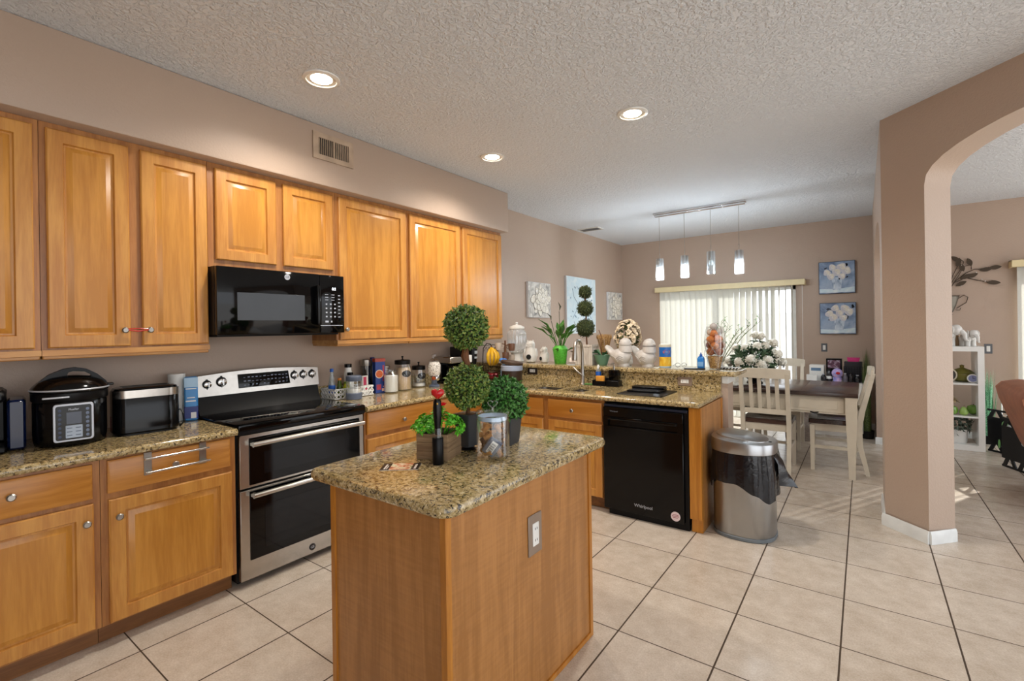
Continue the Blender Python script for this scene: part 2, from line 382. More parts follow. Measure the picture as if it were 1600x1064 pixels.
# far wall with the dining slider and the living room slider
DX0, DX1, DZ = -1.83, .17, 2.05
LX0, LX1 = 2.50, 4.4
b = B().bx(WX, DX0, FY_, FY_ + .16, 0, H).bx(DX0, DX1, FY_, FY_ + .16, DZ, H).bx(DX1, LX0, FY_, FY_ + .16, 0, H)
b.bx(LX0, LX1, FY_, FY_ + .16, DZ, H).bx(LX1, 5.6, FY_, FY_ + .16, 0, H)
struct('wall_far', b, M_wall)
# the right wall of the dining area, with an arched opening
def arch_pts(a0, a1, spring, rise, n=18):
    c, h = (a0 + a1) / 2, (a1 - a0) / 2
    return [(c - h * math.cos(PI * k / n), spring + rise * math.sin(PI * k / n) ** .85) for k in range(n + 1)]
def arch_wall(name, P, D, s0, s1, a0, a1, spring, rise, depth):
    """P(s,z): point on the near face, D: vector through the thickness"""
    b = B(); ap = arch_pts(a0, a1, spring, rise)
    prof = [(s0, 0), (s0, H), (s1, H), (s1, 0), (a1, 0)] + list(reversed(ap)) + [(a0, 0)]
    b.poly([P(s, z) for s, z in prof], D)
    return struct(name, b, M_wall)
arch_wall('wall_dining', lambda s, z: (1.09, s, z), (.15, 0, 0), 2.26, FY_, 2.75, 5.13, 2.10, .33, .15)
Q = 2 ** -.5
arch_wall('wall_arch', lambda s, z: (1.09 + s * Q, 2.26 - s * Q, z), (.205 * Q, .205 * Q, 0), 0, 3.2, .315, 2.15, 2.385, .29, .2)
struct('wall_back_blocker', B().bx(-2.75, 2.0, -4.6, -4.45, 0, H), M_wall)  # unseen partial wall, added to block sky light from behind the camera
# baseboards
def base_board(name, pts, h=.085, t=.014):
    b = B()
    for (x0, y0), (x1, y1) in zip(pts, pts[1:]):
        d = Vector((x1 - x0, y1 - y0, 0)); L_ = d.length; d.normalize(); n = Vector((d.y, -d.x, 0))
        p0, p1 = Vector((x0, y0, 0)) - d * 0, Vector((x1, y1, 0))
        a = [(0, 0), (t, 0), (t, h * .75), (t * .45, h), (0, h)]
        b.loft([[p0 - d * t * 0 + n * u + Vector((0, 0, z)) for u, z in a], [p1 + d * t * 0 + n * u + Vector((0, 0, z)) for u, z in a]])
    return struct(name, b, M_white)
c0 = (1.09, 2.26); c1 = (1.09 + .315 * Q, 2.26 - .315 * Q); c2 = (c1[0] + .205 * Q, c1[1] + .205 * Q)
def off(p, q): return (p[0] + q[0], p[1] + q[1])
base_board('baseboard_arch', [off(c1, (.0, -.02)), off(c0, (-.0141, -.006))][::-1])
base_board('baseboard_jamb', [off(c1, (-.0, -.0198)), off(c2, (.0, -.0))])
base_board('baseboard_dining', [(1.09, 2.75), (1.09, 2.26)][::-1] if False else [(1.09, 2.75), (1.09, 2.255)])
base_board('baseboard_jamb_far', [(1.076, 5.13), (1.24, 5.13)])
base_board('baseboard_far', [(.17, FY_), (1.09, FY_)])
base_board('baseboard_living', [(1.24, FY_), (LX0, FY_)])
# sliding doors behind the blinds
def slider(name, x0, x1):
    r = thing(name, None, None, ((x0 + x1) / 2, FY_ + .08, 0)); r['kind'] = 'structure'
    w = (x1 - x0) / 2; b = B()
    for u in (-w + .03, -.02, w - .03): b.bx(u - .03, u + .03, -.03, .03, 0, DZ)
    b.bx(-w, w, -.03, .03, DZ - .06, DZ).bx(-w, w, -.03, .03, 0, .06)
    part(r, 'door_frame', b, M_white)
    part(r, 'glass_pane', B().bx(-w + .06, w - .06, -.004, .004, .06, DZ - .06), M_pane)
slider('door_1', DX0, DX1); slider('door_2', LX0, LX1)
# what lies outside
struct('trim_patio', B().bx(-9, 12, FY_ + .2, 16, -.12, -.02), plain('patio_concrete', '#c9c2b6', .8))
bf = B().bx(-9, 12, 12.0, 12.12, 0, 1.75)
for k in range(40): bf.bx(-9 + k * .53, -8.96 + k * .53, 11.97, 12.0, 0, 1.75)
solo('garden_fence', bf, plain('white_vinyl_fence', '#dfe3e6', .5), 'white vinyl garden fence seen outside through the gaps in the blinds', 'fence')

# ================================================================ CABINETS ALONG THE LEFT WALL
def pane(b, y0, y1, z0, z1, t=.02, fw=.062, raised=True):
    """raised-panel door in the yz plane: back at x=0, front at x=t"""
    def ring(i, h): return [(h, y0 + i, z0 + i), (h, y1 - i, z0 + i), (h, y1 - i, z1 - i), (h, y0 + i, z1 - i)]
    if raised:
        b.mi = 0; b.loft([ring(0, 0), ring(0, t - .005), ring(.006, t), ring(fw, t), ring(fw + .005, t - .012), ring(fw + .013, t - .012)], cap=False)
        b.mi = 1; b.loft([ring(fw + .013, t - .012), ring(fw + .036, t - .001)], cap=False); b.face(ring(fw + .036, t - .001)); b.mi = 0
        b.face(ring(0, 0)[::-1])
    else:
        b.loft([ring(0, 0), ring(0, t - .006), ring(.010, t)])
    return b
def turn(b, rz, at):
    bmesh.ops.transform(b.bm, matrix=TR(*at) @ Matrix.Rotation(rz, 4, 'Z'), verts=b.bm.verts[:]); return b
def knob(parent, x, y, z, d='x', m=None, label=None):
    pr = [(.0075, 0), (.006, .010), (.009, .014), (.0155, .018), (.016, .023), (.011, .028)]
    b = B()
    if d == 'x': b.lathe(pr, (x, y, z), 16, 'x')
    else: b.lathe([(r, -q) for r, q in pr], (x, y, z), 16, 'y')
    return part(parent, 'knob', b, m or M_nickel, label, world=True)
def upper(label, y0, y1, z0, doors, rail=True, group='wall cabinets along the left wall'):
    r = thing('wall_cabinet', label, 'cabinet', (-2.57, y0, z0), 0, group)
    part(r, 'cabinet_case', B().bx(-2.569, -2.24, y0 + .001, y1 - .001, z0 + (.045 if rail else 0), 2.519), M_case, world=True)
    if rail:
        part(r, 'light_rail', B().bx(-2.569, -2.225, y0 + .001, y1 - .001, z0 + .018, z0 + .046).bx(-2.569, -2.235, y0 + .004, y1 - .004, z0, z0 + .02, .004), M_frameh, world=True)
    for (a, c, lo, kn) in doors:
        d = part(r, 'door', pane(turn(B(), 0, (0, 0, 0)), a, c, lo, 2.49) if False else turn(pane(B(), a, c, lo, 2.49), 0, (-2.24, 0, 0)), [M_frame, M_panel], world=True)
        if kn: knob(d, -2.22, kn[0], kn[1])
    return r
upper('tall maple wall cabinet at the left edge of the picture, cut off by the frame', -2.60, -1.645, 1.355, [(-2.10, -1.668, 1.41, None), (-2.57, -2.13, 1.41, None)])
ucab = upper('tall two-door maple wall cabinet above the black pressure cooker, red band on its knobs', -1.645, -.905, 1.355, [(-1.622, -1.295, 1.41, (-1.325, 1.495)), (-1.243, -.912, 1.41, (-1.212, 1.495))])
upper('short two-door maple cabinet directly above the black microwave', -.905, -.03, 1.878, [(-.865, -.487, 1.925, None), (-.437, -.056, 1.925, None)], False)
upper('single-door maple wall cabinet just right of the microwave', -.03, .68, 1.355, [(-.004, .655, 1.405, (.043, 1.483))])
upper('two-door maple wall cabinet at the far right end of the upper row', .68, 2.025, 1.355, [(.697, 1.352, 1.405, None), (1.389, 2.018, 1.405, None)])
solo('rubber_band', B().tube([(-2.196, -1.325, 1.497), (-2.194, -1.27, 1.489), (-2.196, -1.212, 1.497)], .0035, 6).tube([(-2.2, -1.34, 1.5), (-2.192, -1.27, 1.503), (-2.2, -1.197, 1.5)], .003, 6), M_red, 'thin red band stretched between two silver knobs of an upper cabinet', 'band', (-2.196, -1.27, 1.49), world=True)

def base(label, y0, y1, fronts, x_face=-1.92):
    r = thing('base_cabinet', label, 'cabinet', (-2.25, (y0 + y1) / 2, 0), 0, 'base cabinets along the left wall')
    part(r, 'cabinet_case', B().bx(-2.569, x_face, y0 + .001, y1 - .001, .10, .889), M_case, world=True)
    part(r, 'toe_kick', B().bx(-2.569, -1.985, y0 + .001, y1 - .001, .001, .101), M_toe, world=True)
    for kind, a, c, lo, hi, kn in fronts:
        if kind == 'drawer': d = part(r, 'drawer', turn(pane(B(), a, c, lo, hi, .022, raised=False), 0, (x_face, 0, 0)), M_drw, world=True)
        else: d = part(r, 'door', turn(pane(B(), a, c, lo, hi, .022), 0, (x_face, 0, 0)), [M_frame, M_panel], world=True)
        if kn: knob(d, x_face + .022, kn[0], kn[1])
    return r
base('maple base cabinet at the lower left edge, below the dark coffee maker', -2.10, -1.505, [('drawer', -2.08, -1.535, .715, .874, (-1.80, .803)), ('door', -2.08, -1.532, .112, .693, (-1.561, .610))])
base('maple base cabinet left of the stove, chrome bar over its drawer', -1.505, -.905, [('drawer', -1.48, -.938, .723, .878, (-1.21, .802)), ('door', -1.477, -.930, .108, .692, (-1.442, .607))])
base('maple base cabinet right of the stove, partly hidden by the island plants', -.03, .70, [('drawer', -.014, .66, .722, .882, (.315, .785)), ('door', -.014, .66, .11, .69, None)])
base('maple corner cabinet behind the island topiary, where the two counter runs meet', .70, 1.343, [('drawer', .735, 1.26, .722, .882, (1.0, .785)), ('door', .735, 1.26, .11, .69, None)])
# towel bar over the drawer
t = thing('towel_bar', 'chrome double towel bar hooked over a drawer left of the stove', 'towel bar', (-1.89, -1.2, .86))
for y in (-1.325, -1.08): part(t, 'bracket', B().bx(-1.897, -1.891, y - .016, y + .016, .775, .886).bx(-1.893, -1.862, y - .012, y + .012, .855, .864).bx(-1.893, -1.852, y - .012, y + .012, .79, .798), M_nickel, world=True)
for x, z in ((-1.862, .859), (-1.852, .794)): part(t, 'bar', B().tube([(x, -1.345, z), (x, -1.06, z)], .0055, 10), M_chrome, world=True)

# ---- worktops
def bull(b, p, q, r=.02): return b.tube([p, q], r, 12)
CT0, CT1 = .89, .93
b = B().bx(-2.569, -1.89, -2.4, -.908, CT0, CT1); bull(b, (-1.89, -2.4, .91), (-1.89, -.908, .91)).bx(-2.569, -2.55, -2.4, -.908, CT1, CT1 + .0)if False else None
b = B().bx(-2.569, -1.89, -2.4, -.908, CT0, CT1); bull(b, (-1.89, -2.4, .91), (-1.89, -.908, .91))
solo('worktop', b, M_gran, 'speckled granite worktop left of the stove, under the pressure cooker', 'countertop', (-2.2, -1.6, CT0), world=True)
sx0, sx1, sy0, sy1, sm = -1.58, -.93, 1.42, 1.84, -1.20
b = B().bx(-2.569, -1.89, -.033, 1.31, CT0, CT1)
b.bx(-2.569, sx0, 1.31, 1.969, CT0, CT1).bx(sx1, .03, 1.31, 1.969, CT0, CT1).bx(sx0, sx1, 1.31, sy0, CT0, CT1).bx(sx0, sx1, sy1, 1.969, CT0, CT1).bx(sm - .02, sm + .02, sy0, sy1, CT0, CT1 - .008)
bull(b, (-1.89, -.033, .91), (-1.89, 1.31, .91)); bull(b, (-1.89, 1.31, .91), (.03, 1.31, .91)); bull(b, (.03, 1.31, .91), (.03, 1.969, .91))
b.sph((.03, 1.31, .91), .02)
b.bx(-2.569, -2.549, -.033, 1.97, CT1, CT1 + .10)
solo('worktop', b, M_gran, 'long granite worktop running from the stove round to the sink and dishwasher', 'countertop', (-1.2, 1.6, CT0), world=True)
# sink
t = thing('sink', 'undermount double-bowl steel sink set into the corner worktop', 'sink', (-1.25, 1.63, .72))
for a, c in ((sx0, sm - .022), (sm + .022, sx1)):
    rings = [rrect(a, c, sy0, sy1, .05, .888), rrect(a + .004, c - .004, sy0 + .004, sy1 - .004, .05, .76), rrect(a + .03, c - .03, sy0 + .03, sy1 - .03, .06, .73)]
    bb = B().loft(rings, cap=False); bb.face(rings[-1]); bw = part(t, 'bowl', bb, M_steel, world=True)
    part(bw, 'drain', B().cyl(((a + c) / 2, 1.63, .731), .04, .004), M_chrome, world=True)
# bar: half wall, granite splash, raised top
BZ = 1.10
struct('trim_half_wall', B().bx(-2.569, .09, 1.97, 2.15, 0, 1.062), M_wall)
struct('trim_half_wall_cap', B().bx(.045, .094, 1.962, 2.16, 1.0, 1.060, .004), M_white)
solo('backsplash', B().bx(-2.548, .04, 1.955, 1.9695, CT1 + .001, BZ - .041), M_gran, 'granite backsplash strip between the sink worktop and the raised bar', 'backsplash', (-1.2, 1.96, CT1), world=True)
ring = lambda z, i: rrect(-2.568, .165, 1.915, 2.37, .03, z, 5, i)
solo('bar_top', B().loft([ring(BZ - .04, .014), ring(BZ - .034, .004), ring(BZ - .02, 0), ring(BZ - .006, .004), ring(BZ, .014)]), M_gran, 'raised granite bar top holding plants, owls and white birds', 'countertop', (-1.2, 2.1, BZ - .04), world=True)

# ---- peninsula cabinets (fronts face -y)
def front_y(parent, kind, x0, x1, z0, z1, yf, name):
    b = pane(B(), x0, x1, z0, z1, .022, .058, raised=(kind == 'door'))
    bmesh.ops.transform(b.bm, matrix=TR(0, yf, 0) @ Matrix.Rotation(-PI / 2, 4, 'Z'), verts=b.bm.verts[:])
    return part(parent, name, b, [M_frame, M_panel] if kind == 'door' else M_drwx, world=True)
YF = 1.345
def pen(label, x0, x1, fronts):
    r = thing('base_cabinet', label, 'cabinet', ((x0 + x1) / 2, 1.65, 0), 0, 'base cabinets under the sink')
    part(r, 'cabinet_case', B().bx(x0, x1, YF, YF + .02, .10, .889).bx(x0, x0 + .018, YF + .02, 1.965, .10, .70).bx(x1 - .018, x1, YF + .02, 1.965, .1, .70).bx(x0 + .018, x1 - .018, YF + .02, 1.965, .1, .118), M_case, world=True)
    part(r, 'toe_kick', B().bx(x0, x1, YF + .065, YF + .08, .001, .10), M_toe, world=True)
    for kind, a, c, lo, hi, kn in fronts:
        d = front_y(r, kind, a, c, lo, hi, YF, kind)
        if kn: knob(d, kn[0], YF - .022, kn[1], 'y')
pen('narrow maple base cabinet in the corner behind the green boxwood ball', -1.918, -1.243, [('drawer', -1.72, -1.268, .715, .864, None), ('door', -1.72, -1.268, .11, .69, None)])
pen('maple sink cabinet immediately left of the black dishwasher', -1.243, -.70, [('drawer', -1.217, -.714, .715, .864, (-.975, .785)), ('door', -1.217, -.714, .11, .69, None)])
t = thing('end_panel', 'maple end panel closing the counter between dishwasher and trash can', 'panel', (.01, 1.65, 0))
part(t, 'side_panel', B().bx(.03, .045, 1.36, 1.965, .001, .889), M_isl, world=True)
part(t, 'corner_stile', B().bx(-.035, .046, 1.325, 1.36, .098, .889), M_stile, world=True)
part(t, 'toe_post', B().bx(-.03, .046, 1.350, 1.37, .001, .098), M_stile, world=True)
part(t, 'rear_stile', B().bx(.044, .05, 1.925, 1.966, .001, .889), M_stile, world=True)
# dishwasher
t = thing('dishwasher', 'black built-in dishwasher with pocket handle under the granite counter', 'dishwasher', (-.37, 1.6, 0))
X0, X1 = -.692, -.042
part(t, 'tub_body', B().bx(X0 + .006, X1 - .006, 1.37, 1.95, .03, .872), M_dark, world=True)
part(t, 'door', B().bx(X0, X1 - .03, 1.305, 1.37, .05, .700, .004).bx(X0, X1 - .03, 1.327, 1.37, .699, .771).bx(X0, X1 - .03, 1.305, 1.37, .770, .845, .004).bx(X0, X0 + .04, 1.306, 1.37, .699, .771).bx(X1 - .07, X1 - .03, 1.306, 1.37, .699, .771), M_black, world=True)
part(t, 'handle', B().bx(X0 + .04, X1 - .07, 1.296, 1.316, .748, .772, .006, 2), M_bglass, world=True)
part(t, 'control_edge', B().bx(X0 + .004, X1 - .002, 1.315, 1.37, .847, .868, .003), plain('dark_blue_strip', '#1a2536', .25), world=True)
part(t, 'toe_kick', B().bx(X0 + .03, X1, 1.335, 1.36, .001, .05).bx(X1 - .028, X1, 1.33, 1.37, .05, .845), M_bplas, world=True)
part(t, 'lettering', B().text('Whirlpool', .034, TR(-.372, 1.304, .118) @ FY, .0006), M_silver, 'pale maker lettering low on the door', world=True)
part(t, 'control_lettering', B().text('Whirlpool', .016, TR(-.60, 1.304, .815) @ FY, .0005), plain('dim_grey', '#7a7d84', .4), world=True)
s_ = part(t, 'sticker', B().lathe([(.034, 0), (.034, -.0015)], (-.132, 1.305, .098), 28, 'y'), plain('pink_white_sticker', '#e3cfcf', .5), 'round pale sticker with red lines', world=True)
part(s_, 'sticker_print', B().bx(-.152, -.112, 1.302, 1.3034, .108, .112).bx(-.157, -.107, 1.302, 1.3034, .098, .102).bx(-.150, -.116, 1.302, 1.3034, .088, .092), plain('sticker_ink', '#a2545a', .5), world=True)

# ---- stove
RY0, RY1 = -.900, -.040
t = thing('stove', 'stainless double-oven electric stove with black glass cooktop', 'stove', (-2.2, -.47, 0))
part(t, 'oven_body', B().bx(-2.52, -1.945, RY0 + .004, RY1 - .004, .035, .905), M_bplas, world=True)
part(t, 'base_plinth', B().bx(-2.45, -1.99, RY0 + .03, RY1 - .03, .001, .036), M_dark, world=True)
ck = part(t, 'cooktop', B().bx(-2.47, -1.885, RY0, RY1, .905, .946, .010, 2), M_bglass, world=True)
M_ring = plain('burner_mark', '#1f2023', .12, 0, .02)
for x, y, r in ((-2.05, -.69, .115), (-2.05, -.25, .09), (-2.32, -.69, .08), (-2.32, -.25, .105)):
    part(ck, 'burner_ring', B().loft([[(x + rr * math.cos(2 * PI * k / 40), y + rr * math.sin(2 * PI * k / 40), .9466) for k in range(40)] for rr in (r, r - .004)], cap=False), M_ring, world=True)
def oven_door(z0, z1, gz0, gz1, lab):
    f = B().bx(-1.943, -1.905, RY0 + .012, RY1 - .006, z0, z1, .004)
    d = part(t, 'oven_door', f, M_steel, lab, world=True)
    part(d, 'oven_glass', B().bx(-1.906, -1.900, RY0 + .065, RY1 - .042, gz0, gz1, .002), M_bglass, world=True)
    zc = gz1 - .033 if z0 > .5 else gz1 - .018
    hb = B().tube([(-1.862, RY0 + .068, zc), (-1.856, -.47, zc + .004), (-1.862, RY1 - .035, zc)], .0155, 12)
    for y in (RY0 + .08, RY1 - .05): hb.bx(-1.90, -1.858, y - .012, y + .012, zc - .012, zc + .012, .004)
    part(d, 'handle', hb, M_steel, world=True)
    part(d, 'oven_window', B().bx(-1.8998, -1.8988, RY0 + .15, RY1 - .13, gz0 + .05, gz1 - .095), plain('oven_window', '#121316', .07, 0, .05, 8, spec=.3), world=True)
    return d
oven_door(.570, .882, .585, .858, 'upper oven door')
ld = oven_door(.040, .560, .150, .548, 'lower oven door')
em = part(ld, 'emblem', B().lathe([(.021, 0), (.021, .003)], (-1.905, -.45, .085), 24, 'x'), plain('emblem_dark', '#2c2a2b', .3, .6), 'small round emblem', world=True)
part(em, 'emblem_letters', B().text('GE', .022, TR(-1.9015, -.45, .085) @ FX, .0006), M_silver, world=True)
part(t, 'front_trim', B().bx(-1.945, -1.895, RY0, RY1, .884, .906, .003), M_bplas, world=True)
# back panel with a bowed top
prof = []
for k in range(13):
    u = k / 12; prof.append((RY0 + .006 + u * (RY1 - RY0 - .012), 1.196 + .022 * math.sin(PI * u)))
pl = [(-2.475, RY0 + .006, 1.058)] + [(-2.475 - .0, y, z) for y, z in prof] + [(-2.475, RY1 - .006, 1.058)]
part(t, 'back_guard', B().bx(-2.555, -2.47, RY0 + .01, RY1 - .01, .93, 1.066).loft([[(-2.47, RY0 + .01, .946), (-2.43, RY0 + .01, .946), (-2.455, RY0 + .01, 1.0), (-2.47, RY0 + .01, 1.06)], [(-2.47, RY1 - .01, .946), (-2.43, RY1 - .01, .946), (-2.455, RY1 - .01, 1.0), (-2.47, RY1 - .01, 1.06)]]), M_bplas, world=True)
cp = part(t, 'control_panel', B().loft([[(x + (z - 1.058) * -.05, y, z) for x, y, z in pl], [(x - .032, y, z) for x, y, z in pl]][::-1]).loft([[(x + (z - 1.058) * -.05, y, z) for x, y, z in pl]] + [[(x + .018 + (z - 1.058) * -.11, y, z - .004 + (.006 if z < 1.1 else 0)) for x, y, z in pl]]), M_steel, world=True)
def onp(z): return -2.457 - (z - 1.058) * .11
dz0, dz1 = 1.092, 1.186
dp = part(cp, 'display', B().loft([[(onp(dz0) + .001, -.64, dz0), (onp(dz0) + .001, -.275, dz0), (onp(dz1) + .001, -.285, dz1), (onp(dz1) + .001, -.642, dz1)], [(onp(dz0) + .003, -.637, dz0 + .003), (onp(dz0) + .003, -.278, dz0 + .003), (onp(dz1) + .003, -.288, dz1 - .003), (onp(dz1) + .003, -.639, dz1 - .003)]]), M_bglass, world=True)
bb = B()
for r_ in range(3):
    for c_ in range(12):
        if r_ == 0 and c_ in (4, 7): continue
        z = 1.108 + r_ * .026; y = -.605 + c_ * .027; bb.bx(onp(z) + .003, onp(z) + .0042, y, y + random.uniform(.010, .018), z, z + random.choice((.003, .005, .007)))
part(dp, 'key_legends', bb, plain('legend_grey', '#8f98b0', .5), world=True)
for y, z, rr in ((-.833, 1.138, .022), (-.745, 1.146, .027), (-.24, 1.147, .024), (-.17, 1.147, .024), (-.098, 1.146, .024)):
    x = onp(z)
    k_ = part(cp, 'burner_knob', B().lathe([(rr * 1.25, 0), (rr * 1.2, .004)], (x, y, z), 20, 'x').bx(x, x + .004, y - .004, y + .004, z - rr * 1.5, z + rr * 1.5), M_bplas, world=True)
    part(k_, 'knob_cap', B().lathe([(rr, .004), (rr * .95, .022), (rr * .7, .026)], (x, y, z), 20, 'x').bx(x + .020, x + .034, y - .005, y + .005, z - rr * .9, z + rr * .9, .003), M_chrome, world=True)

# ---- microwave
t = thing('microwave', 'black over-the-range microwave mounted under the short cabinet', 'microwave', (-2.35, -.465, 1.445))
MY0, MY1, MZ0, MZ1 = -.903, -.034, 1.448, 1.876
part(t, 'case', B().bx(-2.568, -2.165, MY0, MY1, MZ0 + .014, MZ1), M_bplas, world=True)
part(t, 'bottom_vent', B().bx(-2.54, -2.18, MY0 + .02, MY1 - .02, MZ0 - .001, MZ0 + .015), M_dark, world=True)
d = part(t, 'door', B().bx(-2.164, -2.130, MY0, -.232, MZ0 + .012, MZ1, .005, 2), M_bglass, world=True)
part(d, 'door_window', B().bx(-2.131, -2.1285, MY0 + .115, -.345, 1.548, 1.722, .001), plain('smoked_window', '#303235', .12, 0, .1, 5, spec=.3), 'smoky grey window', world=True)
part(d, 'handle', B().bx(-2.131, -2.095, -.268, -.240, MZ0 + .07, MZ1 - .08, .010, 3), M_black, world=True)
em = part(d, 'emblem', B().lathe([(.019, 0), (.019, .003)], (-2.130, -.468, 1.838), 24, 'x'), M_silver, 'round silver emblem', world=True)
part(em, 'emblem_letters', B().text('GE', .02, TR(-2.1265, -.468, 1.838) @ FX, .0005), plain('emblem_ink', '#5a5c60', .4), world=True)
p_ = part(t, 'control_panel', B().bx(-2.164, -2.130, -.229, MY1, MZ0 + .012, MZ1, .005, 2), M_bglass, world=True)
part(p_, 'clock_digits', B().text('8:2', .026, TR(-2.1292, -.118, 1.777) @ FX, .0004), emit('clock_glow', '#e8f2ff', 2.2), 'lit white clock digits', world=True)
bb = B()
for r_ in range(4):
    for c_ in range(3): bb.bx(-2.130, -2.1290, -.186 + c_ * .034, -.174 + c_ * .034, 1.572 + r_ * .030, 1.582 + r_ * .030)
for r_ in range(7): bb.bx(-2.130, -2.1290, -.085, -.068, 1.572 + r_ * .026, 1.578 + r_ * .026)
for r_ in range(3):
    for c_ in range(2): bb.bx(-2.130, -2.1290, -.190 + c_ * .05, -.165 + c_ * .05, 1.695 + r_ * .019, 1.699 + r_ * .019)
bb.bx(-2.130, -2.1290, -.19, -.165, 1.535, 1.548).bx(-2.130, -2.1290, -.145, -.135, 1.535, 1.548).bx(-2.130, -2.1288, -.228, -.05, 1.512, 1.515)
part(p_, 'key_legends', bb, plain('legend_white', '#b9c0cc', .5), world=True)

# ---- return-air grille on the soffit
t = thing('air_grille', 'beige metal air grille on the soffit above the microwave', 'vent', (-2.14, -.10, 2.80))
part(t, 'grille_frame', B().bx(-2.139, -2.128, -.265, .065, 2.70, 2.735).bx(-2.139, -2.128, -.265, .065, 2.855, 2.89).bx(-2.139, -2.128, -.265, -.222, 2.735, 2.855).bx(-2.139, -2.128, .024, .065, 2.735, 2.855).bx(-2.139, -2.127, -.102, -.092, 2.735, 2.855), plain('dusty_beige_metal', '#b59f89', .6, 0, .15), world=True)
part(t, 'duct_opening', B().bx(-2.1395, -2.1375, -.225, .028, 2.733, 2.857), M_dark, world=True)
for k in range(16):
    y = -.213 + k * .0152
    if abs(y + .097) < .008: continue
    a = .003 if y < -.097 else .0052
    part(t, 'louvre', B().bx(-2.1372, -2.129, y - a / 2, y + a / 2, 2.735, 2.855), MATS['dusty_beige_metal'], world=True)
# ---- ceiling vent beyond the soffit
t = thing('ceiling_vent', 'small grey ceiling vent near the far left corner', 'vent', (-2.33, 4.38, H))
part(t, 'vent_frame', B().bx(-2.50, -2.16, 4.28, 4.30, H - .012, H - .001).bx(-2.50, -2.16, 4.46, 4.48, H - .012, H - .001).bx(-2.50, -2.48, 4.30, 4.46, H - .012, H - .001).bx(-2.18, -2.16, 4.30, 4.46, H - .012, H - .001), M_wmat, world=True)
for k in range(7): part(t, 'vent_slat', B().bx(-2.48, -2.18, 4.305 + k * .0225, 4.315 + k * .0225, H - .011, H - .002), plain('vent_grey', '#6d6d6d', .6), world=True)

# ================================================================ ISLAND
t = thing('kitchen_island', 'maple kitchen island in the foreground with outlet on its side', 'kitchen island', (-.39, -.58, 0))
IX0, IX1, IY0, IY1 = -.70, -.088, -1.085, -.10
part(t, 'cabinet_body', B().bx(IX0 + .004, IX1 - .004, IY0 + .004, IY1 - .004, .001, .889), M_isl, world=True)
for x, y in ((IX0, IY0), (IX1, IY0), (IX1, IY1), (IX0, IY1)):
    part(t, 'corner_stile', B().bx(x - .022 if x > -.4 else x - .003, x + .003 if x > -.4 else x + .022, y - .003 if y < -.5 else y - .022, y + .022 if y < -.5 else y + .003, .001, .8895), M_stile, world=True)
part(t, 'bottom_trim', B().bx(IX1 - .005, IX1 + .003, IY0 + .02, IY1 - .02, .001, .022).bx(IX0 + .02, IX1 - .02, IY0 - .003, IY0 + .006, .001, .022), M_stile, world=True)
ring = lambda z, i: rrect(-.815, -.045, -1.125, .02, .055, z, 6, i)
solo('island_top', B().loft([ring(.89, .016), ring(.893, .006), ring(.903, .0), ring(.917, 0), ring(.927, .006), ring(.930, .016)]), M_gran, 'granite slab with rounded corners on top of the maple island', 'countertop', (-.42, -.55, .89), world=True)
def outlet(name, label, loc, rz, horiz=False, sw=False, pm=None):
    """built facing -y; the receptacle on a cover plate"""
    o = thing(name, label, 'outlet' if not sw else 'switch', loc, rz)
    w, h = (.060, .037) if horiz else (.037, .060)
    part(o, 'cover_plate', B().bx(-w, w, -.006, 0, -h, h, .003), pm or MATS['satin_nickel'])
    iw, ih = (.033, .016) if horiz else (.0165, .034)
    p = part(o, 'rocker' if sw else 'receptacle', B().bx(-iw, iw, -.0085, -.005, -ih, ih, .0015), M_wht)
    if not sw:
        bb = B()
        for s in (-1, 1):
            u = s * .017
            for e in (-.005, .005):
                if horiz: bb.bx(u - .0035, u + .0035, -.0090, -.0084, e - .0012, e + .0012)
                else: bb.bx(e - .0012, e + .0012, -.0090, -.0084, u - .0035, u + .0035)
        part(p, 'slots', bb, M_dark)
    return o
M_tan = plain('taupe_plate', '#8a7767', .4)
outlet('outlet', 'upright outlet on the right side panel of the island', (-.0915, -.580, .655), PI / 2, pm=M_tan).scale = (1.3, 1, 1.33)
outlet('outlet', 'outlet in the backsplash beside the brown lidded tub', (-1.79, 1.955, 1.030), 0, True, pm=plain('bronze_plate', '#2a211d', .4))
outlet('outlet', 'outlet in the backsplash near the dish mat and counter end', (-.245, 1.955, 1.003), 0, True, pm=M_tan)
outlet('light_switch', 'rocker switch on the far wall below the two blue paintings', (.515, FY_, 1.125), 0, False, True, plain('grey_plate', '#5d6064', .4))
outlet('light_switch', 'rocker switch on the living room wall beside the white bookcase', (2.215, FY_, 1.13), 0, False, True, MATS['grey_plate'])

